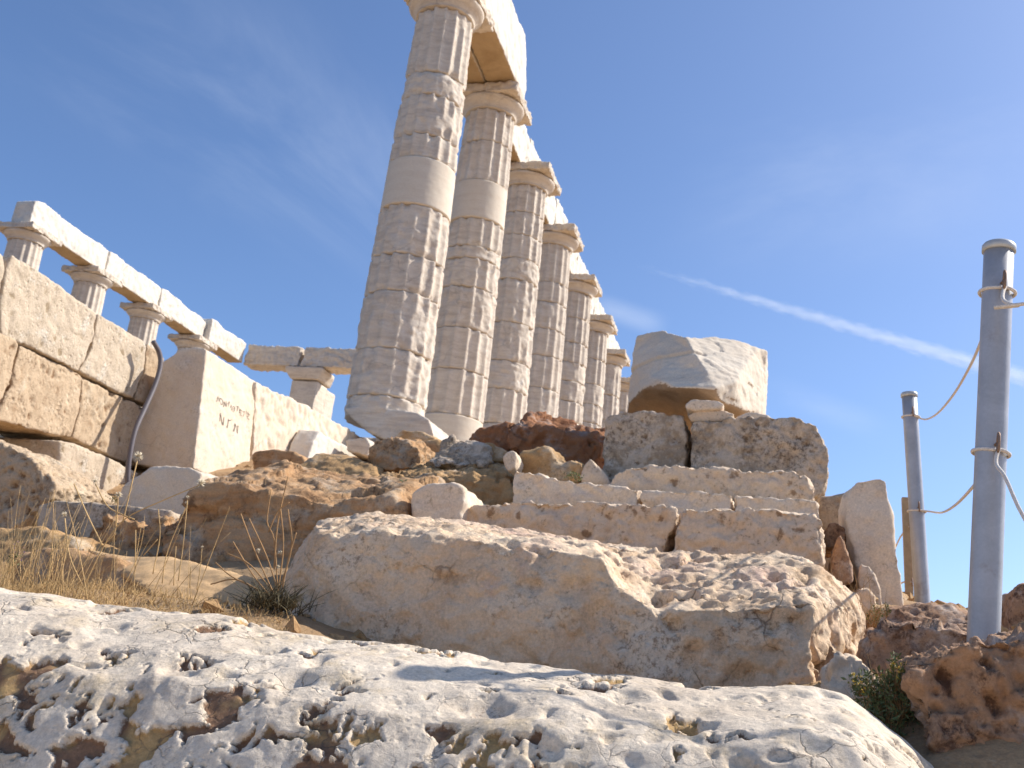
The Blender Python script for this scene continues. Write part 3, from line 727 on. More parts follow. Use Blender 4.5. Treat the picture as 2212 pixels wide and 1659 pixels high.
stone('step_block', 'right block of the lower step course, pale with a slanting joint on its left', 'stone block',
      [(1470, 1103), (1480, 1095), (1620, 1097), (1760, 1102), (1778, 1118), (1782, 1215), (1720, 1260), (1430, 1260), (1452, 1165)], 4.08, .6, 'step', vox=.008, smooth=2, amp=.010, size=.15, fine=.003, chip=.018, facet=.005, fcell=.12, pit=.006, psize=.05, pdens=.3)
stone('step_slab', 'thin pale slab curving up at its left end above the lower step', 'stone slab',
      [(1104, 1030), (1112, 1009), (1140, 1017), (1200, 1033), (1290, 1043), (1381, 1055), (1381, 1085), (1381, 1125), (1104, 1120)], 4.48, .5, 'thin', vox=.008, smooth=2, amp=.009, size=.15, fine=.002, chip=.014, facet=.004, fcell=.12)
stone('step_slab', 'thin pale slab in the middle of the upper step edge', 'stone slab',
      [(1385, 1057), (1480, 1058), (1583, 1065), (1583, 1125), (1385, 1125)], 4.47, .5, 'thin', vox=.008, smooth=2, amp=.009, size=.15, fine=.002, chip=.014, facet=.004, fcell=.12)
stone('step_slab', 'thin pale slab at the right end of the upper step edge', 'stone slab',
      [(1586, 1066), (1700, 1078), (1768, 1081), (1771, 1105), (1772, 1140), (1586, 1130)], 4.46, .5, 'thin', vox=.008, smooth=2, amp=.009, size=.15, fine=.002, chip=.014, facet=.004, fcell=.12)
stone('step_slab', 'grey edged slab directly under the two lichened blocks', 'stone slab',
      [(1306, 1045), (1340, 1015), (1370, 1002), (1480, 1003), (1600, 1010), (1705, 1013), (1742, 1028), (1762, 1052), (1763, 1110), (1306, 1090)], 4.8, .5, 'step', vox=.009, smooth=5, amp=.014, size=.14, fine=.003, chip=.016, pit=.008, psize=.05, pdens=.4)
stone('lichened_block', 'squarish lichen speckled block left of the dark upright gap', 'stone block',
      [(1303, 915), (1312, 893), (1340, 886), (1440, 887), (1476, 892), (1484, 915), (1483, 1000), (1480, 1045), (1303, 1045)], 5.25, .6, 'lichen', vox=.009, smooth=3, amp=.012, size=.15, fine=.004, chip=.012, pit=.008, psize=.04, pdens=.35)
stone('lichened_block', 'long lichen speckled block with a slanting right end under the drum fragment', 'stone block',
      [(1494, 925), (1500, 906), (1560, 903), (1620, 896), (1720, 898), (1762, 914), (1780, 950), (1795, 1000), (1788, 1045), (1770, 1072), (1735, 1080), (1494, 1055)], 5.2, .6, 'lichen', vox=.009, smooth=3, amp=.014, size=.15, fine=.004, chip=.014, pit=.010, psize=.045, pdens=.4)
stone('wedge_stone', 'upper flat white stone wedged beneath the drum fragment', 'stone', [(1480, 872), (1500, 862), (1550, 864), (1563, 872), (1558, 883), (1500, 887), (1482, 882)], 5.22, .25, 'thin', vox=.007, smooth=4, amp=.006, size=.08, fine=.001)
stone('wedge_stone', 'lower flat grey stone wedged beneath the drum fragment', 'stone', [(1488, 897), (1510, 885), (1560, 883), (1586, 893), (1580, 906), (1550, 912), (1495, 911)], 5.24, .3, 'step', vox=.007, smooth=4, amp=.006, size=.08, fine=.001)
stone('wedge_stone', 'low white stone beneath the right end of the drum fragment', 'stone', [(1585, 902), (1620, 889), (1650, 893), (1672, 903), (1660, 912), (1600, 912)], 5.4, .3, 'thin', vox=.008, smooth=4, amp=.008, size=.08, fine=.001)
# the broken drum fragment: faceted front, curved left flank, undercut base
DV = [(1366, 762, 5.95), (1378, 724, 5.95), (1432, 712, 5.80), (1478, 728, 5.58), (1500, 760, 5.50), (1530, 806, 5.42), (1544, 838, 5.38), (1500, 838, 5.36), (1462, 838, 5.38), (1425, 823, 5.45), (1390, 840, 5.62), (1357, 872, 5.9), (1352, 900, 6.0),
      (1540, 728, 5.72), (1600, 737, 5.82), (1640, 752, 5.9), (1656, 757, 5.95), (1652, 830, 5.95), (1648, 880, 5.9), (1640, 894, 5.85), (1600, 884, 5.6), (1556, 868, 5.45),
      (1480, 900, 5.9), (1400, 905, 6.0), (1588, 826, 5.5), (1610, 790, 5.66), (1414, 770, 5.66), (1455, 782, 5.55), (1404, 812, 5.6)]
DF = [(0, 1, 2, 26), (2, 3, 4, 26), (4, 5, 27, 26), (5, 6, 7, 27), (7, 8, 27), (27, 8, 9, 28), (26, 27, 28), (0, 26, 28, 10), (28, 9, 10), (0, 10, 11), (11, 10, 23, 12), (10, 9, 8, 22), (10, 22, 23), (8, 7, 22), (7, 6, 21, 22),
      (3, 13, 5, 4), (13, 14, 25, 5), (14, 15, 25), (15, 16, 17, 25), (25, 17, 24), (5, 25, 24, 6), (6, 24, 21), (24, 20, 21), (24, 17, 18, 20), (18, 19, 20)]
def shell(verts, faces, ext):
    Vf = np.array([atu(*p) for p in verts]); n = len(Vf); V = np.vstack([Vf, Vf+np.array(ext)])
    from collections import Counter
    ed = Counter()
    for f in faces:
        for a, b in zip(f, f[1:]+f[:1]): ed[(a, b)] += 1
    F = list(faces)+[tuple(i+n for i in f[::-1]) for f in faces]
    for (a, b) in ed:
        if (b, a) not in ed: F.append((a, b, b+n, a+n))
    return V, F
V, F = shell(DV, DF, (.55, .0, .0))
me = remesh(W(V), F, .010); smooth_co(me, 1)
c = get_co(me); nn = get_no(me)
# carved joint line round the drum
p = W([atu(1400, 778, 5.7)])[0]; q = W([atu(1500, 770, 5.55)])[0]
rough(me, amp=.005, size=.18, fine=.002, fsize=.04, strata=.0018, ssize=.03, seed=402, facet=.004, fcell=.16)
c = get_co(me); nn = get_no(me); zj = (p[2]+q[2])/2
lat = (c@VA); side = sstep(-.28, -.34, lat-(-.22)) if False else (lat < atu(1520, 790, 5.45)[1]).astype(float)
set_co(me, c-nn*(.014*side*sstep(.011, .003, np.abs(c[:, 2]-zj)))[:, None])
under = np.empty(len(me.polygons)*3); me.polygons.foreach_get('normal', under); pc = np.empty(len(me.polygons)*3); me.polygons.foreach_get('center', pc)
me.polygons.foreach_set('material_index', ((under.reshape(-1, 3)[:, 2] < -.45) & (pc.reshape(-1, 3)[:, 2] < zj-.06)).astype(np.int32))  # low down-facing faces painted darker as the recess's shade
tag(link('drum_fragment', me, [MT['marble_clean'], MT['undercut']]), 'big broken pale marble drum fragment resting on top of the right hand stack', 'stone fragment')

# ------------------------------------------------------------------ loose rocks in the middle
R = [
 ('brown_boulder', 'big dark brown layered boulder with a sunlit top behind the dry grass', [(352, 1175), (372, 1110), (398, 1075), (430, 1052), (480, 1048), (530, 1055), (600, 1068), (700, 1080), (790, 1082), (845, 1078), (866, 1100), (864, 1135), (820, 1150), (760, 1165), (700, 1190), (650, 1235), (600, 1265), (480, 1262), (400, 1240)], 3.95, .55, 'brown', dict(lean=12, rise=.215, vox=.0095, smooth=2, amp=.016, size=.35, fine=.004, fsize=.04, strata=.009, ssize=.04, chip=.010, facet=.026, fcell=.30)),
 ('rounded_stone', 'white rounded boulder at the left end of the lower step', [(884, 1085), (890, 1062), (920, 1040), (975, 1037), (1000, 1050), (1003, 1080), (995, 1120), (975, 1150), (890, 1130)], 4.05, .42, 'thin', dict(vox=.009, smooth=8, amp=.012, size=.15, fine=.002)),
 ('ochre_rock', 'wide ochre rock with a grey white cap above the rounded white boulder', [(800, 1035), (870, 1030), (930, 1028), (1000, 1026), (1060, 1032), (1092, 1045), (1106, 1070), (1108, 1120), (1000, 1130), (870, 1125), (840, 1080)], 4.9, .6, 'ochre', dict(lean=12, rise=.21, vox=.010, smooth=3, amp=.02, size=.2, fine=.006, chip=.012, pit=.012, psize=.07, pdens=.4, facet=.020, fcell=.14)),
 ('pale_rock', 'grey white rock lying on top of the ochre rock', [(922, 995), (955, 957), (985, 948), (1020, 953), (1058, 966), (1062, 990), (1040, 1005), (940, 1008)], 5.3, .4, 'lichen', dict(lean=45, vox=.011, smooth=2, amp=.014, size=.15, fine=.004, facet=.02, fcell=.14)),
 ('ochre_rock', 'small ochre rock right behind the grey white rock', [(1030, 960), (1060, 957), (1088, 966), (1090, 995), (1035, 1000)], 5.5, .3, 'ochre', dict(vox=.012, amp=.012, size=.12)),
 ('brown_rock', 'knobbly brown rock below the foot of the nearest column', [(792, 990), (812, 957), (850, 947), (885, 954), (906, 975), (908, 1010), (830, 1016), (800, 1012)], 5.6, .4, 'brown', dict(lean=15, rise=.08, vox=.010, smooth=3, amp=.016, size=.12, fine=.005, chip=.012, facet=.018, fcell=.1)),
 ('brown_rock', 'small grey brown rock between the knobbly rock and the red rocks', [(885, 970), (905, 951), (945, 949), (965, 962), (965, 985), (890, 988)], 6.0, .4, 'ochre', dict(lean=15, vox=.013, amp=.014, size=.12)),
 ('brown_rock', 'low flat brown rock in front of the white marble chunk', [(640, 1005), (690, 980), (740, 984), (810, 1004), (815, 1035), (700, 1035), (645, 1022)], 5.4, .5, 'ochre', dict(lean=50, vox=.013, amp=.018, size=.13, strata=.006)),
 ('brown_rock', 'dark brown rock in the hollow under the inscribed blocks', [(543, 982), (560, 971), (620, 972), (655, 985), (670, 1010), (660, 1030), (545, 1030)], 7.8, .6, 'brown', dict(vox=.016, amp=.02, size=.15)),
 ('red_rock', 'large red brown rock with a grey crusted top left of the lichened blocks', [(1092, 925), (1112, 912), (1150, 915), (1180, 930), (1230, 945), (1275, 945), (1300, 955), (1303, 975), (1295, 1030), (1240, 1030), (1150, 1000), (1100, 970)], 6.0, .6, 'red', dict(lean=8, rise=.22, vox=.011, smooth=2, amp=.018, size=.2, fine=.005, chip=.012, facet=.035, fcell=.2)),
 ('red_rock', 'low red brown rock at the left foot of the larger red rock', [(1010, 942), (1030, 926), (1065, 921), (1100, 914), (1125, 930), (1128, 975), (1060, 975), (1015, 957)], 6.25, .45, 'red', dict(lean=12, vox=.011, smooth=2, amp=.014, size=.15, chip=.012, facet=.022, fcell=.14)),
 ('ochre_rock', 'lumpy golden brown rock in front of the red rocks', [(1117, 1005), (1124, 972), (1150, 957), (1180, 965), (1202, 985), (1215, 1003), (1235, 992), (1258, 1000), (1262, 1030), (1250, 1055), (1120, 1045)], 5.0, .4, 'ochre', dict(vox=.011, amp=.026, size=.09, fine=.006, smooth=6)),
 ('small_white_stone', 'small white stone perched at the left end of the curved thin slab', [(1085, 985), (1095, 973), (1112, 974), (1118, 990), (1112, 1010), (1098, 1018), (1088, 1005)], 4.85, .14, 'thin', dict(vox=.008, amp=.006, size=.08, smooth=5)),
 ('small_white_stone', 'small pale stone leaning against the left lichened block', [(1252, 1030), (1262, 1000), (1275, 990), (1288, 1000), (1305, 1025), (1315, 1050), (1260, 1055)], 4.95, .2, 'step', dict(vox=.008, amp=.008, size=.08, smooth=5)),
 ('rounded_stone', 'pale pinkish rounded stone under the shaded end of the inscribed block', [(248, 1090), (258, 1058), (281, 1032), (328, 1008), (369, 1003), (406, 1007), (437, 1018), (430, 1060), (400, 1120), (300, 1120)], 5.4, .7, 'insc', dict(vox=.013, smooth=7, amp=.016, size=.2, fine=.003)),
 ('low_slab', 'long low grey slab with a bright top edge left of the brown boulder', [(80, 1090), (119, 1080), (219, 1086), (312, 1096), (370, 1102), (360, 1150), (345, 1200), (240, 1210), (80, 1180)], 4.7, .5, 'lichen', dict(vox=.011, smooth=4, amp=.014, size=.2, fine=.003)),
 ('brown_rock', 'broken dark brown rock in front of the low grey slab', [(172, 1165), (198, 1134), (231, 1110), (262, 1126), (312, 1133), (357, 1108), (362, 1160), (330, 1215), (250, 1222), (176, 1205)], 4.2, .4, 'brown', dict(lean=15, vox=.010, smooth=3, amp=.018, size=.13, fine=.005, chip=.016, facet=.018, fcell=.1)),
 ('brown_boulder', 'rounded orange brown boulder at the left edge behind tall straw', [(-120, 1150), (31, 1138), (78, 1139), (140, 1154), (169, 1170), (186, 1192), (190, 1225), (170, 1280), (60, 1290), (-120, 1290)], 3.55, .4, 'ochre', dict(lean=38, vox=.011, amp=.02, size=.16, fine=.005, smooth=7)),
 ('brown_boulder', 'low shaded brown boulder among the straw in front of the sandy slab', [(20, 1200), (94, 1182), (162, 1186), (200, 1207), (250, 1206), (297, 1228), (333, 1258), (330, 1310), (200, 1330), (20, 1320)], 3.15, .35, 'brown', dict(lean=18, vox=.010, amp=.02, size=.14, fine=.005, smooth=6)),
 ('sandy_slab', 'smooth sandy sloping rock slab below the big brown boulder', [(175, 1186), (250, 1198), (344, 1205), (437, 1226), (500, 1236), (560, 1264), (545, 1300), (500, 1330), (340, 1330), (300, 1270)], 2.95, .15, 'sand', dict(lean=62, vox=.012, amp=.012, size=.25, fine=.003, smooth=6, strata=.004)),
 ('conglomerate_boulder', 'rough pebbly tan boulder at the left edge beside the wall', [(-100, 925), (-40, 938), (19, 960), (60, 985), (94, 1017), (122, 1045), (105, 1078), (64, 1118), (25, 1150), (-100, 1160)], 5.1, .6, 'poros', dict(vox=.011, smooth=5, amp=.02, size=.16, fine=.008, fsize=.04, pit=.03, psize=.06, pdens=.7)),
 ('brown_rock', 'small grey brown rock at the foot of the nearest column', [(846, 952), (868, 926), (905, 930), (938, 946), (940, 970), (855, 972)], 10.8, .5, 'ochre', dict(vox=.02, amp=.025, size=.2)),
 # right side
 ('white_fragment', 'tall upright white marble fragment standing beside the metal posts', [(1830, 1070), (1846, 1036), (1900, 1028), (1918, 1034), (1924, 1090), (1932, 1160), (1950, 1260), (1954, 1320), (1905, 1325), (1868, 1290), (1848, 1235), (1838, 1180), (1826, 1110)], 4.55, .22, 'thin', dict(yaw=-8, vox=.009, smooth=4, amp=.014, size=.28, fine=.002, chip=.007)),
 ('leaning_stone', 'small pale stone leaning on the foot of the upright white fragment', [(1852, 1255), (1860, 1216), (1880, 1221), (1900, 1262), (1908, 1320), (1870, 1320)], 4.4, .12, 'thin', dict(vox=.008, amp=.006, size=.1)),
 ('tan_block', 'flat tan block in shade between the steps and the upright fragment', [(1768, 1073), (1836, 1062), (1842, 1120), (1846, 1260), (1768, 1260)], 5.0, .3, 'poros', dict(vox=.012, amp=.01, size=.15)),
 ('red_rock', 'rounded red brown stone in the dark gap beside the steps', [(1778, 1150), (1795, 1127), (1828, 1134), (1834, 1160), (1815, 1185), (1785, 1185)], 4.6, .25, 'right', dict(vox=.009, amp=.012, size=.1)),
 ('brown_rock', 'pointed brown stone standing in the dark gap beside the steps', [(1790, 1245), (1800, 1190), (1815, 1150), (1833, 1185), (1842, 1260), (1795, 1275)], 4.35, .2, 'right', dict(vox=.009, amp=.010, size=.1)),
 ('brown_rock', 'small knobbly stone on the shoulder of the tan limestone block', [(1850, 1300), (1860, 1268), (1880, 1262), (1893, 1285), (1888, 1320), (1855, 1330)], 3.9, .2, 'mid', dict(vox=.009, amp=.014, size=.07)),
 ('ledge_rock', 'flat reddish ledge rock at the feet of the metal posts', [(1872, 1360), (1890, 1325), (1930, 1311), (1985, 1306), (2060, 1313), (2110, 1333), (2150, 1375), (1900, 1385)], 3.7, .35, 'right', dict(lean=55, vox=.010, smooth=3, amp=.014, size=.2, fine=.005, strata=.005, facet=.014, fcell=.14)),
 ('red_rock', 'dark red brown rock behind the yellow flowering plant', [(1866, 1450), (1876, 1375), (1905, 1346), (1960, 1338), (2050, 1352), (2110, 1365), (2095, 1430), (2000, 1480), (1880, 1490)], 2.75, .4, 'right', dict(lean=12, vox=.008, smooth=3, amp=.016, size=.15, fine=.004, chip=.012, facet=.014, fcell=.12)),
 ('grey_stone', 'grey pyramid shaped stone at the right foot of the tan limestone block', [(1784, 1500), (1790, 1442), (1828, 1409), (1860, 1414), (1904, 1468), (1920, 1520), (1880, 1580), (1790, 1570)], 2.5, .3, 'step', dict(lean=18, vox=.007, smooth=3, amp=.010, size=.1, fine=.004, chip=.010, facet=.010, fcell=.08)),
 ('pitted_rock', 'large reddish pitted rock filling the lower right corner', [(1972, 1460), (1984, 1417), (2055, 1396), (2110, 1378), (2200, 1362), (2330, 1352), (2330, 1800), (2080, 1780), (2050, 1680), (2010, 1580), (1984, 1520)], 2.12, .5, 'right', dict(lean=10, vox=.006, smooth=3, amp=.022, size=.13, fine=.006, fsize=.03, pit=.028, psize=.05, pdens=.6, chip=.016, facet=.014, fcell=.09)),
 ('red_stone', 'upright reddish stone at the right edge beyond the tall post', [(2190, 1275), (2205, 1262), (2290, 1255), (2290, 1400), (2188, 1400)], 3.2, .3, 'right', dict(vox=.010, amp=.012, size=.12)),
 ('small_white_stone', 'little pale rock on the skyline between the tall post and the red stone', [(2148, 1375), (2152, 1335), (2172, 1325), (2195, 1330), (2196, 1375)], 3.6, .25, 'step', dict(vox=.010, amp=.010, size=.1)),
]
for name, lab, poly, d, th, mat, kw in R:
    stone(name, lab, name.split('_')[-1], poly, d, th, mat, **kw)

# ------------------------------------------------------------------ the wall on the left (faces on the plane v = -5.5)
cc = lambda pts: [(x/2.56, y/2.56+388.8) for x, y in pts]
VW = -5.50
WL = [
 ('pale wall block at the left edge, only its rounded end in view', cc([(-120, 330), (-20, 375), (22, 415), (30, 500), (0, 660), (-120, 640)]), 'wall', 0),
 ('big pale speckled block of the top wall course', cc([(75, 415), (180, 480), (300, 560), (535, 735), (515, 880), (435, 1058), (300, 985), (120, 903), (10, 850), (8, 690), (40, 500)]), 'wall', .02),
 ('white block of the top wall course next to the hose', cc([(548, 742), (640, 792), (795, 888), (812, 920), (800, 1060), (738, 1205), (650, 1168), (442, 1058), (512, 940)]), 'wall', 0),
 ('short orange wall block in shade behind the hose', cc([(816, 908), (870, 940), (915, 985), (905, 1040), (880, 1260), (745, 1215), (805, 1060)]), 'poros', -.05),
 ('rounded tan wall block cut by the left edge of the photo', cc([(-120, 800), (0, 840), (80, 870), (112, 905), (85, 1010), (55, 1135), (-10, 1260), (-120, 1200)]), 'poros', .02),
 ('tan wall block riddled with holes, over a dark crack', cc([(118, 912), (440, 1068), (456, 1095), (440, 1280), (398, 1428), (200, 1385), (-20, 1325), (0, 1268), (62, 1140), (92, 1010)]), 'poros', 0),
 ('brown wall block with one ring shaped hole', cc([(462, 1090), (640, 1183), (745, 1230), (880, 1300), (860, 1620), (650, 1545), (540, 1490), (405, 1428), (446, 1275)]), 'poros', -.03),
]
for k, (lab, poly, mat, dv) in enumerate(WL):
    mx = sum(p[0] for p in poly)/len(poly); my = sum(p[1] for p in poly)/len(poly)
    poly = [(mx+(x-mx)*1.022, my+(y-my)*1.022) for x, y in poly]
    stone('wall_block', lab, 'stone block', poly, VW+dv, .75, mat, plane='v', vox=.016, smooth=2, amp=.007, size=.3, fine=.003, fsize=.05, chip=.008,
          pit=.02 if mat == 'poros' else .008, psize=.09, pdens=.3, seed=600+k*9, group='blocks of the left wall')
stone('wall_block', 'lowest wall block with a dark shaded end, above the dry grass', 'stone block',
      [(133, 951), (206, 974), (256, 998), (300, 1020), (290, 1085), (231, 1100), (200, 1100), (118, 1082)], VW+.12, .8, 'wall', plane='v', vox=.016, smooth=4, amp=.012, size=.2, fine=.004, pit=.008, psize=.08, pdens=.3, group='blocks of the left wall')
# inscribed blocks
ins = stone('inscribed_block', 'big tapered white block carved with letters, its near end in shade', 'stone block',
      [(446, 752), (425, 747), (392, 750), (345, 783), (318, 850), (285, 940), (274, 985), (290, 1003), (350, 1015), (418, 1014)], 8.0, 1.0, 'insc', vox=.016, smooth=2, amp=.008, size=.25, fine=.002, fsize=.05, chip=.006, seed=700)
stone('marble_block', 'long white block with a chipped top sloping down to the column foot', 'stone block',
      [(553, 820), (590, 840), (628, 857), (671, 877), (720, 906), (765, 931), (815, 958), (822, 990), (700, 1000), (660, 1010), (610, 985), (548, 1000)], -4.98, .6, 'insc', plane='v', vox=.02, smooth=2, amp=.014, size=.3, fine=.003, chip=.02, seed=711)
stone('marble_chunk', 'bright white marble chunk with a pointed lower tip in front of the long block', 'stone chunk',
      [(660, 1012), (675, 960), (692, 930), (720, 950), (770, 970), (806, 985), (800, 1000), (745, 990), (700, 985)], -4.72, .25, 'marble_white', plane='v', vox=.016, smooth=2, amp=.012, size=.2, fine=.002, seed=713)
stone('marble_chunk', 'small squared marble chunk left of the column foot, its face in shade', 'stone chunk',
      [(745, 950), (792, 944), (800, 960), (792, 985), (750, 975)], 10.4, .5, 'marble', vox=.016, smooth=2, amp=.008, size=.15, seed=715)
# carved letters, laid on the stone by ray casting
def carve(block, text, x0, y0, x1, y1, h):
    bv = BVHTree.FromObject(block, bpy.context.evaluated_depsgraph_get())
    a = atv(x0, y0, -4.93); b_ = atv(x1, y1, -4.93)
    cu = bpy.data.curves.new('t', 'FONT'); cu.body = text; cu.size = 1; cu.resolution_u = 2
    o = bpy.data.objects.new('t', cu); COL.objects.link(o)
    dg = bpy.context.evaluated_depsgraph_get(); dg.update()
    me = bpy.data.meshes.new_from_object(o.evaluated_get(dg)); bpy.data.objects.remove(o)
    bm = bmesh.new(); bm.from_mesh(me)
    bmesh.ops.triangulate(bm, faces=bm.faces)
    bmesh.ops.subdivide_edges(bm, edges=[e for e in bm.edges if e.calc_length() > .15], cuts=2)
    bm.to_mesh(me); bm.free()
    c = get_co(me); wx = c[:, 0].max()-c[:, 0].min(); hy = c[:, 1].max()
    loc = Vector(block.location); out = []
    for x, y, z in c:
        t = (x-c[:, 0].min())/wx; p = a+(b_-a)*t; p[2] += h*y/hy + .012*math.sin(t*23)
        p[0] += .006*math.sin(t*31+y*3)
        w = Vector(W([p+np.array([0, .6, 0])])[0])-loc
        hit = bv.ray_cast(w, Vector(-VA), 2.)
        out.append((hit[0] if hit[0] is not None else w)+Vector(VA)*.003+loc)
    me2 = bpy.data.meshes.new('lettering')
    me2.from_pydata([tuple(p) for p in out], [], [tuple(p.vertices) for p in me.polygons]); me2.update()
    block['_o'] = list(block.location)
    r = link('lettering', me2, MT['ink'], block); del block['_o']; return r
carve(ins, '\u039d\u039f\u039d\u00b7\u039c\u0398\u03a4\u0399\u0395\u03a4 \u0399\u03a3', 478, 868, 549, 906, .052)
carve(ins, '\u039d \u0393 \u039d', 480, 911, 520, 936, .078)
# hose
hp = [atv(318, 737, -5.42), atv(331, 762, -5.40), atv(333, 790, -5.38), atv(322, 830, -5.36), atv(300, 880, -5.34), atv(278, 930, -5.32), atv(266, 985, -5.30), atv(262, 1030, -5.29), atv(264, 1065, -5.28)]
V, F = tube(W(spline([h+np.array([0, .06, 0]) for h in hp], 8)), .022, 10)
tag(link('hose', mesh_from(V, F), MT['hose']), 'grey corrugated hose hanging down the wall beside the inscribed block', 'hose')

# ------------------------------------------------------------------ posts and ropes
def hook(c, out, up, s):
    """an eye bolt: shank out of the post, closed ring standing upright"""
    pts = [c, c+out*.012*s]; ring = []
    for k in range(13):
        a = 2*math.pi*k/12; ring.append(c+out*(.016*s+.012*s*(1-math.cos(a))*.5)+up*(.022*s*math.sin(a))+out*.004)
    return join([tube([Vector(p) for p in pts], .0035*s, 6), tube([Vector(p) for p in ring], .0032*s, 6)])
POST = {}
def post(key, base, top, d, r, bolts, label, dt=None):
    b = W([atu(*base, d)])[0]; t_ = W([atu(*top, dt or d)])[0]
    o = thing('rope_post', atu(*base, d), label, 'post', 'metal rope barrier posts'); o['_o'] = list(b)
    ax = (t_-b); L_ = np.linalg.norm(ax); ax /= L_
    V, F = tube([b-ax*.15]+[b+ax*L_*k/6 for k in range(7)], r, 40); link('pole', mesh_from(V, F), MT['steel'], o)
    V, F = tube([t_-ax*.012, t_-ax*.011, t_+ax*.004, t_+ax*.010, t_+ax*.0105], [r*1.06, r*1.13, r*1.13, r*1.0, r*.3], 40); link('cap', mesh_from(V, F), MT['cap'], o)
    to = -b/np.linalg.norm(b); to = to-ax*(to@ax); to /= np.linalg.norm(to); side = np.cross(ax, to)
    out = to*.97+side*.22; out /= np.linalg.norm(out)
    pos = []
    for f in bolts:
        c = b+ax*L_*f+out*r*.98; V, F = hook(c, out, ax, 1.0); link('eye_bolt', mesh_from(V, F), MT['steel_dark'], o); pos.append(c+out*.018-ax*.012)
    POST[key] = dict(b=b, ax=ax, L=L_, r=r, pos=pos, out=out, side=side)
    del o['_o']
post('a', (2125, 1368), (2158, 536), 2.6, .0345, [.885, .455], 'nearest tall galvanised steel post with ropes tied at two heights')
post('b', (1993, 1305), (1964, 853), 5.2, .0345, [.90, .44], 'second galvanised steel post, leaning left, farther up the slope')
post('c', (3300, 1560), (3420, 420), 2.4, .0345, [.885, .455], 'steel post just outside the right edge of the photo')
# flat tan post behind
b = W([atu(1966, 1306, 6.3)])[0]; t_ = W([atu(1957, 1074, 6.3)])[0]
o = thing('tan_post', atu(1966, 1306, 6.3), 'flat tan post just left of and behind the second steel post', 'post'); o['_o'] = list(b)
up = (t_-b); L_ = np.linalg.norm(up); up /= L_
w2 = VA*.020; dd = UA*.05
V = []
for z in (-.1, L_):
    for (p, q) in ((-1, 0), (1, 0), (1, 1), (-1, 1)): V.append(b+up*z+w2*p+dd*q)
me = mesh_from(V, [(0, 1, 2, 3), (4, 5, 6, 7), (0, 1, 5, 4), (1, 2, 6, 5), (2, 3, 7, 6), (3, 0, 4, 7)], False); fixn(me); link('bar', me, MT['tan'], o)
TP = []
for f in (.72, .2):
    c = b+up*L_*f+w2*.6-UA*.001; V, F = hook(c, -UA, up, 1.0); link('eye_bolt', mesh_from(V, F), MT['steel_dark'], o); TP.append(c-UA*.02)
del o['_o']
def loop_pts(P, k):
    """rope once round the post at bolt k"""
    c0 = P['b']+P['ax']*(((P['pos'][k]-P['b'])@P['ax'])); r = P['r']+.0045; out = []
    for j in range(17):
        a = 2*math.pi*j/16*.97; out.append(c0+P['out']*r*math.cos(a)+P['side']*r*math.sin(a)*-1+P['ax']*(.004*math.sin(a)))
    return out
def rope(pts, label, rad=.0044):
    V, F = tube(pts, rad, 8)
    tag(link('rope', mesh_from(V, F), MT['rope']), label, 'rope', 'ropes between the posts')
A, B, C_ = POST['a'], POST['b'], POST['c']
def span(px, dlist): return [W([atu(x, y, d)])[0] for (x, y), d in zip(px, dlist)]
rope(spline(loop_pts(B, 0)[::2]+span([(1998, 906), (2025, 893), (2060, 852), (2095, 792), (2120, 735), (2138, 680)], [5.15, 4.7, 4.0, 3.4, 2.95, 2.68]), 4), 'upper rope rising from the second post to the nearest post')
rope(spline(loop_pts(B, 1)[::2]+span([(2010, 1105), (2035, 1107), (2065, 1090), (2105, 1048), (2125, 1020)], [5.1, 4.5, 3.7, 2.9, 2.67]), 4), 'lower rope sagging between the second post and the nearest post')
rope(spline(loop_pts(A, 0)[::2]+span([(2166, 645), (2180, 656), (2200, 660), (2225, 655)], [2.52, 2.48, 2.45, 2.44])+[C_['pos'][0]], 4), 'upper rope leaving the nearest post to the right')
rope(spline(loop_pts(A, 1)[::2]+span([(2152, 1002), (2172, 1032), (2212, 1118), (2290, 1225), (2500, 1300), (2800, 1310)], [2.54, 2.5, 2.45, 2.4, 2.35, 2.35])+[C_['pos'][1]], 4), 'lower rope dropping from the nearest post to the right')
rope(spline([TP[0]]+span([(1945, 1160), (1925, 1200), (1890, 1240)], [6.6, 7.0, 7.6]), 4), 'thin upper rope from the tan post, passing behind the upright fragment', .005)
rope(spline([TP[1]]+span([(1950, 1258), (1935, 1270), (1900, 1290)], [6.5, 6.8, 7.4]), 4), 'thin lower rope from the tan post, near the ground', .005)

# ------------------------------------------------------------------ plants
def gz1(u, v): return float(ground_z([u], [v])[0])
def blade(base, tip, r, bend, seg=5):
    base = np.array(base); tip = np.array(tip); mid = (base+tip)/2+np.array(bend)
    pts = [(1-t)**2*base+2*t*(1-t)*mid+t*t*tip for t in np.linspace(0, 1, seg)]
    return tube(pts, [r*(1-.75*k/(seg-1)) for k in range(seg)], 3)
def stalk_px(pts, r, d):
    return tube(W(spline([atu(x, y, dd if dd else d) for x, y, *q in pts for dd in [q[0] if q else None]], 5)), r, 5)
def burr(c, r, n, rr):
    parts = []
    for _ in range(n):
        v = np.array([rr.gauss(0, 1), rr.gauss(0, 1), rr.gauss(.6, 1)]); v /= np.linalg.norm(v)
        parts.append(tube([c, c+v*r], [r*.12, r*.04], 3))
    return join(parts)
rr = random.Random(11)
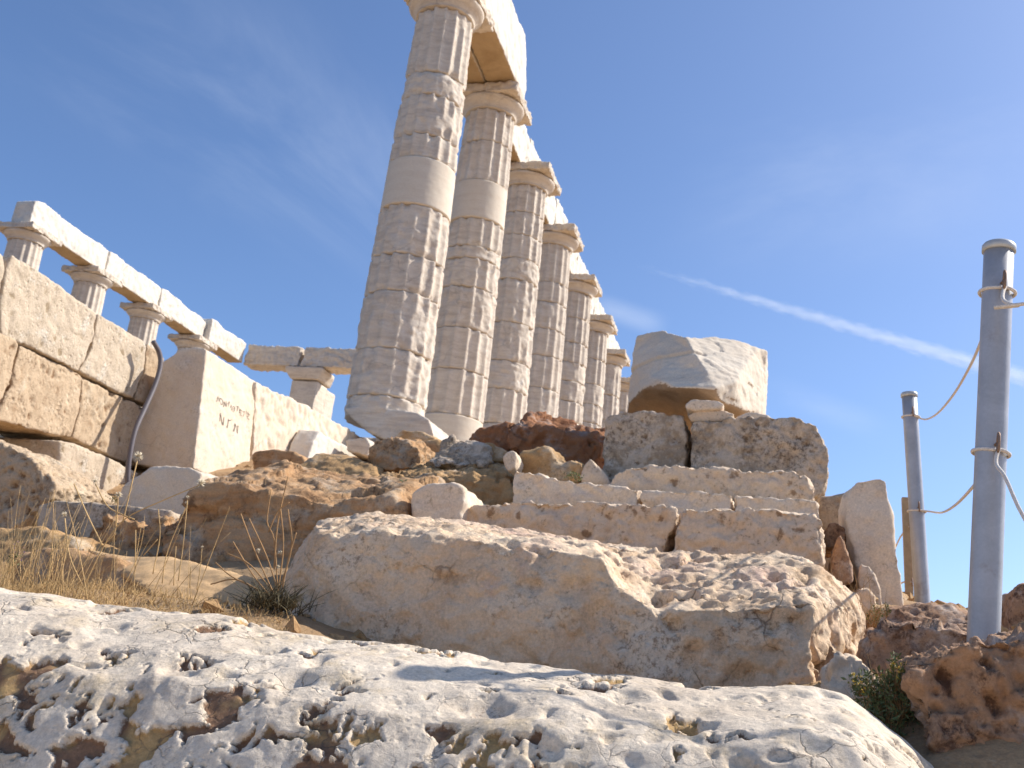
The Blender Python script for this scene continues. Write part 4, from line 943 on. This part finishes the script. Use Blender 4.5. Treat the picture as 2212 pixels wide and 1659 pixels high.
# short dry grass and straw on the left bank (uncountable)
parts = []
for _ in range(2600):
    x = rr.uniform(-60, 640); y = 1255+rr.betavariate(2.2, 1.6)*100+x*.04; d = 2.35+(1360+x*.02-y)/100*.75
    p = atu(x, y, d); p[2] = gz1(p[0], p[1])-.005
    if rr.random() < .55*sstep(250, 520, np.array(x)) : continue
    h = rr.uniform(.015, .05); parts.append(blade(W([p])[0], W([p+np.array([rr.gauss(0, .018), rr.gauss(0, .02), h])])[0], rr.uniform(.0007, .0013), np.array([rr.gauss(0, .008), rr.gauss(0, .008), .006]), 4))
V, F = join(parts)
tag(link('dry_grass', mesh_from(V, F), MT['straw']), 'short dry golden grass on the bank at the left', 'grass', kind='stuff')
parts = []
for _ in range(260):
    x = abs(rr.gauss(0, 1))*130-40; x = min(x, 420); d = rr.uniform(2.4, 3.6)
    y = 1340-(d-2.35)*95
    p = atu(x, y, d); p[2] = gz1(p[0], p[1])-.01
    h = rr.uniform(.06, .25)*rr.uniform(.5, 1); parts.append(blade(W([p])[0], W([p+np.array([rr.gauss(0, .03), rr.gauss(.0, .04), h])])[0], rr.uniform(.0008, .0014), np.array([rr.gauss(0, .012), rr.gauss(0, .012), .01]), 6))
for _ in range(70):
    x = rr.choice([rr.uniform(-30, 130), rr.uniform(-30, 420)]); d = rr.uniform(2.45, 3.2); y = 1340-(d-2.35)*95
    p = atu(x, y, d); p[2] = gz1(p[0], p[1])-.01
    h = rr.uniform(.16, .34); parts.append(blade(W([p])[0], W([p+np.array([rr.gauss(0, .05), rr.gauss(.0, .07), h])])[0], rr.uniform(.0013, .0019), np.array([rr.gauss(0, .02), rr.gauss(0, .02), .01]), 7))
V, F = join(parts)
tag(link('tall_straw', mesh_from(V, F), MT['straw']), 'thin upright straw stalks in front of the brown boulders at the left', 'grass', kind='stuff')
# named stalks
def plant(name, label, base, stems, heads, d, mat, r=.0022, extra=None):
    b0 = atu(*base, d)
    o = thing(name, b0, label, 'plant'); o['_o'] = list(W([b0])[0])
    V, F = join([stalk_px(s, [r]+[r*(1-.5*i/40) for i in range(1, (len(s)-1)*5+1)], d) for s in stems]); link('stem', mesh_from(V, F), MT[mat], o)
    for (x, y, rad) in heads:
        V, F = burr(W([atu(x, y, d)])[0], rad, 40, rr); link('seed_head', mesh_from(V, F), MT['seed'], o)
    if extra: extra(o)
    del o['_o']; return o
plant('dry_thistle', 'branching dry thistle with pale seed heads in the straw at the left', (160, 1300),
      [[(160, 1310), (225, 1178), (272, 1120), (350, 1082), (431, 1048)], [(225, 1176), (247, 1151), (253, 1110), (255, 1073)], [(265, 1128), (281, 1060), (297, 992)], [(290, 1122), (265, 1112), (231, 1092), (206, 1045)], [(222, 1180), (190, 1115), (160, 1045)], [(180, 1270), (150, 1200), (140, 1120)]],
      [(433, 1045, .016), (256, 1070, .012), (298, 986, .016), (205, 1040, .008), (138, 1112, .010)], 2.75, 'straw')
plant('dry_stalk', 'pair of straight dry stalks crossing before the dark boulder', (353, 1240), [[(350, 1260), (362, 1190), (403, 1092)], [(385, 1255), (395, 1180), (405, 1080)], [(330, 1240), (345, 1160), (342, 1100)], [(310, 1200), (340, 1165)], [(292, 1230), (293, 1145)]], [(403, 1086, .006), (405, 1074, .006)], 2.95, 'straw', .0018)
plant('dry_stalk', 'dry stalks with tiny heads low in front of the big brown boulder', (425, 1270), [[(425, 1275), (432, 1230), (436, 1185)], [(410, 1270), (412, 1225)], [(375, 1265), (380, 1180)]], [(437, 1182, .005)], 2.95, 'straw', .0016)
def tuft(o):
    parts = []
    b0 = atu(590, 1300, 2.80)
    for _ in range(260):
        p = b0+np.array([max(-.09, min(.09, rr.gauss(0, .04))), max(-.09, min(.09, rr.gauss(0, .04))), rr.uniform(-.03, .0)])
        t = p+np.array([rr.gauss(0, .03), rr.gauss(0, .04), rr.uniform(.02, .07)])
        parts.append(blade(W([p])[0], W([t])[0], rr.uniform(.001, .0022), np.array([0, 0, .01]), 4))
    V, F = join(parts); link('tuft', mesh_from(V, F), MT['green_dark'], o)
plant('dry_bush', 'dark dry tuft with stiff brown stems against the left end of the tan block', (590, 1300),
      [[(585, 1290), (545, 1240), (503, 1170)], [(590, 1280), (550, 1190), (520, 1110)], [(600, 1280), (592, 1167), (577, 1126), (586, 1057)], [(592, 1230), (600, 1130), (622, 1030)], [(600, 1280), (612, 1180), (605, 1090)], [(560, 1275), (500, 1245), (465, 1215)], [(575, 1285), (510, 1252), (455, 1262)], [(605, 1270), (630, 1180), (622, 1100)], [(600, 1275), (575, 1200), (538, 1120)], [(610, 1270), (625, 1200), (640, 1150)], [(590, 1280), (540, 1220), (490, 1195)], [(580, 1150), (600, 1105), (625, 1085)]],
      [(558, 1190, .008), (605, 1195, .008), (600, 1225, .007)], 2.80, 'straw2', .0022, tuft)
def leafy(name, label, blobs, d, n, leaf, mat, stem=None, flowers=(), fmat='yellow', cat='plant'):
    x0, y0, *_ = blobs[0]; yb = max(b[1]+b[3] for b in blobs)
    b0 = atu(x0, yb, d); o = thing(name, b0, label, cat); o['_o'] = list(W([b0])[0])
    V = []; F = []; st = []
    tot = sum(b[2]*b[3] for b in blobs)
    for (x, y, rx, ry, dd) in blobs:
        cen = atu(x, y, d+dd); sx = rx/F_*d; sy = ry/F_*d
        for _ in range(max(3, int(n*rx*ry/tot/14))):
            t = cen+np.array([rr.gauss(0, .5)*sx, rr.gauss(0, .6)*sx, rr.gauss(.1, .6)*sy]); st.append(blade(W([cen-np.array([0, 0, sy])])[0], W([t])[0], .0011, np.array([rr.gauss(0, .01), rr.gauss(0, .01), .01]), 5))
        for _ in range(int(n*rx*ry/tot)):
            while True:
                q = np.array([rr.uniform(-1, 1) for _ in range(3)])
                if q@q < 1: break
            p = W([cen+q*np.array([sx, sx, sy])])[0]
            if fbm(np.array([p])/.02, 5, 2)[0] < -.12: continue
            a = Vector((rr.gauss(0, 1), rr.gauss(0, 1), rr.gauss(.5, .8))).normalized(); bb = a.cross(Vector((rr.gauss(0, 1), rr.gauss(0, 1), rr.gauss(0, 1)))).normalized()
            l = leaf*rr.uniform(.6, 1.3); k = len(V); P = Vector(p)
            V += [P, P+a*l*.5+bb*l*.2, P+a*l, P+a*l*.5-bb*l*.2+a.cross(bb)*l*.1]; F += [(k, k+1, k+2), (k, k+2, k+3)]
    link('foliage', mesh_from(V, F, False), MT[mat], o)
    V, F = join(st); link('stem', mesh_from(V, F), MT['straw2'], o)
    if flowers:
        for (x, y, k) in flowers:
            V = []; F = []
            for _ in range(k):
                p = W([atu(x+rr.gauss(0, 6), y+rr.gauss(0, 9), d+rr.gauss(0, .01))])[0]
                v, f = burr(p, .005, 7, rr); o2 = len(V); V += v; F += [tuple(i+o2 for i in q) for q in f]
            link('flower', mesh_from(V, F), MT[fmat], o)
    del o['_o']
leafy('flowering_plant', 'green bushy plant with small yellow flowers between the white block and the red rock',
      [(1925, 1560, 55, 60, 0), (1960, 1610, 60, 60, .02), (1900, 1490, 50, 40, .03), (1945, 1500, 40, 50, 0), (1935, 1450, 14, 40, 0), (1860, 1480, 30, 22, .02), (1880, 1530, 40, 40, .02), (1990, 1680, 60, 60, 0)],
      2.28, 5200, .011, 'green', flowers=[(1935, 1440, 9), (1938, 1462, 7), (1850, 1475, 8), (1865, 1490, 6), (1900, 1462, 3)])
leafy('green_plant', 'small green plant in the cleft beside the ochre rock', [(880, 1085, 14, 40, 0), (872, 1060, 10, 25, .05)], 4.35, 500, .018, 'green')
leafy('green_plant', 'tiny green plant at the foot of the lumpy golden rock', [(1240, 1030, 25, 10, 0)], 4.7, 240, .012, 'green')
leafy('green_plant', 'thin green weed growing at the right end of the tan block', [(1890, 1330, 18, 26, 0), (1915, 1318, 10, 16, .05)], 3.6, 420, .010, 'green')
leafy('green_plant', 'small grey green weed at the foot of the lowest wall block', [(170, 1068, 40, 14, 0), (240, 1080, 20, 10, .05)], 5.6, 420, .018, 'green')
leafy('green_plant', 'low green weed under the big brown boulder', [(330, 1235, 30, 12, 0), (400, 1245, 40, 14, .1)], 3.4, 460, .012, 'green')
leafy('green_plant', 'small weed with purple flowers at the left edge of the bank', [(30, 1215, 18, 28, 0)], 3.0, 160, .010, 'green', flowers=[(36, 1190, 6), (45, 1200, 3)], fmat='purple')
parts = []
for (x0, y0, d, n) in [(1800, 1265, 4.0, 7), (1840, 1268, 3.8, 6), (1880, 1345, 3.5, 30), (1900, 1560, 2.3, 30)]:
    for _ in range(n):
        p = atu(x0+rr.gauss(0, 14), y0+10, d); h = rr.uniform(.04, .14)
        parts.append(blade(W([p])[0], W([p+np.array([rr.gauss(0, .02), rr.gauss(0, .03), h])])[0], .0011, np.array([rr.gauss(0, .01), rr.gauss(0, .01), .01]), 5))
V, F = join(parts)
tag(link('dry_grass', mesh_from(V, F), MT['straw2']), 'thin dry grass blades by the tan block and metal posts', 'grass', kind='stuff')
# litter of small stones on the bare soil (uncountable)
parts = []
for _ in range(2200):
    u = rr.uniform(2.3, 9); v = rr.uniform(-.62*u-.3, .3*u)
    z = gz1(u, v); s = .004+.03*rr.random()**3*(1+.18*u); n = 7
    c = W([(u, v, z)])[0]; pts = []
    q = [Vector((rr.gauss(0, 1), rr.gauss(0, 1), rr.gauss(0, .7))).normalized()*s*rr.uniform(.7, 1.1)+Vector(c) for _ in range(10)]
    bm = bmesh.new(); [bm.verts.new(x) for x in q]; h = bmesh.ops.convex_hull(bm, input=bm.verts); bm.verts.index_update()
    used = {}; vv = []; ff = []
    for f in bm.faces:
        ff.append(tuple(used.setdefault(v_.index, len(used)) for v_ in f.verts))
    inv = {k: i for k, i in used.items()}; bm.verts.ensure_lookup_table(); vv = [None]*len(used)
    for k, i in inv.items(): vv[i] = tuple(bm.verts[k].co)
    bm.free(); parts.append((vv, ff))
V, F = join(parts)
tag(link('pebbles', mesh_from(V, F, False), MT['ochre']), 'loose pebbles scattered over the dry soil', 'pebbles', kind='stuff')

# ------------------------------------------------------------------ contrail
def contrail(px0, px1, dist, rad, label, dens):
    a = W([atu(*px0, dist)])[0]; b = W([atu(*px1, dist)])[0]
    ax = Vector(b-a); Ln = ax.length
    V, F = tube([Vector((0, 0, 0)), Vector((Ln*.5, 0, 0)), Vector((Ln, 0, 0))], rad, 12)
    me = mesh_from(V, F)
    m = bpy.data.materials.new('contrail_vapour'); m.use_nodes = True; nt = m.node_tree; nt.nodes.clear(); N = nt.nodes.new; L = nt.links.new
    out = N('ShaderNodeOutputMaterial'); vs = N('ShaderNodeVolumePrincipled'); vs.inputs['Color'].default_value = (1, 1, 1, 1); vs.inputs['Anisotropy'].default_value = .2
    tc = N('ShaderNodeTexCoord'); sx = N('ShaderNodeSeparateXYZ'); L(tc.outputs['Object'], sx.inputs[0])
    def mth(op, *a, clamp=False):
        n = N('ShaderNodeMath'); n.operation = op; n.use_clamp = clamp
        for i, x in enumerate(a):
            if isinstance(x, (int, float)): n.inputs[i].default_value = x
            else: L(x, n.inputs[i])
        return n.outputs[0]
    t = mth('DIVIDE', sx.outputs[0], Ln, clamp=True)
    mp = N('ShaderNodeMapping'); mp.inputs['Scale'].default_value = (1/40, 1/12, 1/12); L(tc.outputs['Object'], mp.inputs['Vector'])
    nz = N('ShaderNodeTexNoise'); nz.inputs['Scale'].default_value = 1; nz.inputs['Detail'].default_value = 4; L(mp.outputs[0], nz.inputs['Vector'])
    r = mth('SQRT', mth('ADD', mth('POWER', sx.outputs[1], 2), mth('POWER', sx.outputs[2], 2)))
    rn = mth('ADD', mth('DIVIDE', r, rad), mth('MULTIPLY', mth('SUBTRACT', nz.outputs['Fac'], .5), 1.1))
    core = mth('SUBTRACT', 1, mth('DIVIDE', rn, mth('ADD', .32, mth('MULTIPLY', t, .5))), clamp=True)
    fade = mth('MULTIPLY', mth('POWER', mth('MULTIPLY', t, 3.2, clamp=True), 1.3), 1)
    L(mth('MULTIPLY', mth('MULTIPLY', core, fade), dens), vs.inputs['Density'])
    L(vs.outputs[0], out.inputs['Volume'])
    o = bpy.data.objects.new('contrail', me); COL.objects.link(o); me.materials.append(m)
    o.matrix_world = Matrix.Translation(Vector(a)) @ ax.to_track_quat('X', 'Z').to_matrix().to_4x4()
    return tag(o, label, 'contrail')
contrail((1370, 572), (2330, 850), 3000, 36, 'white vapour trail slanting down to the right behind the tall post', .025)
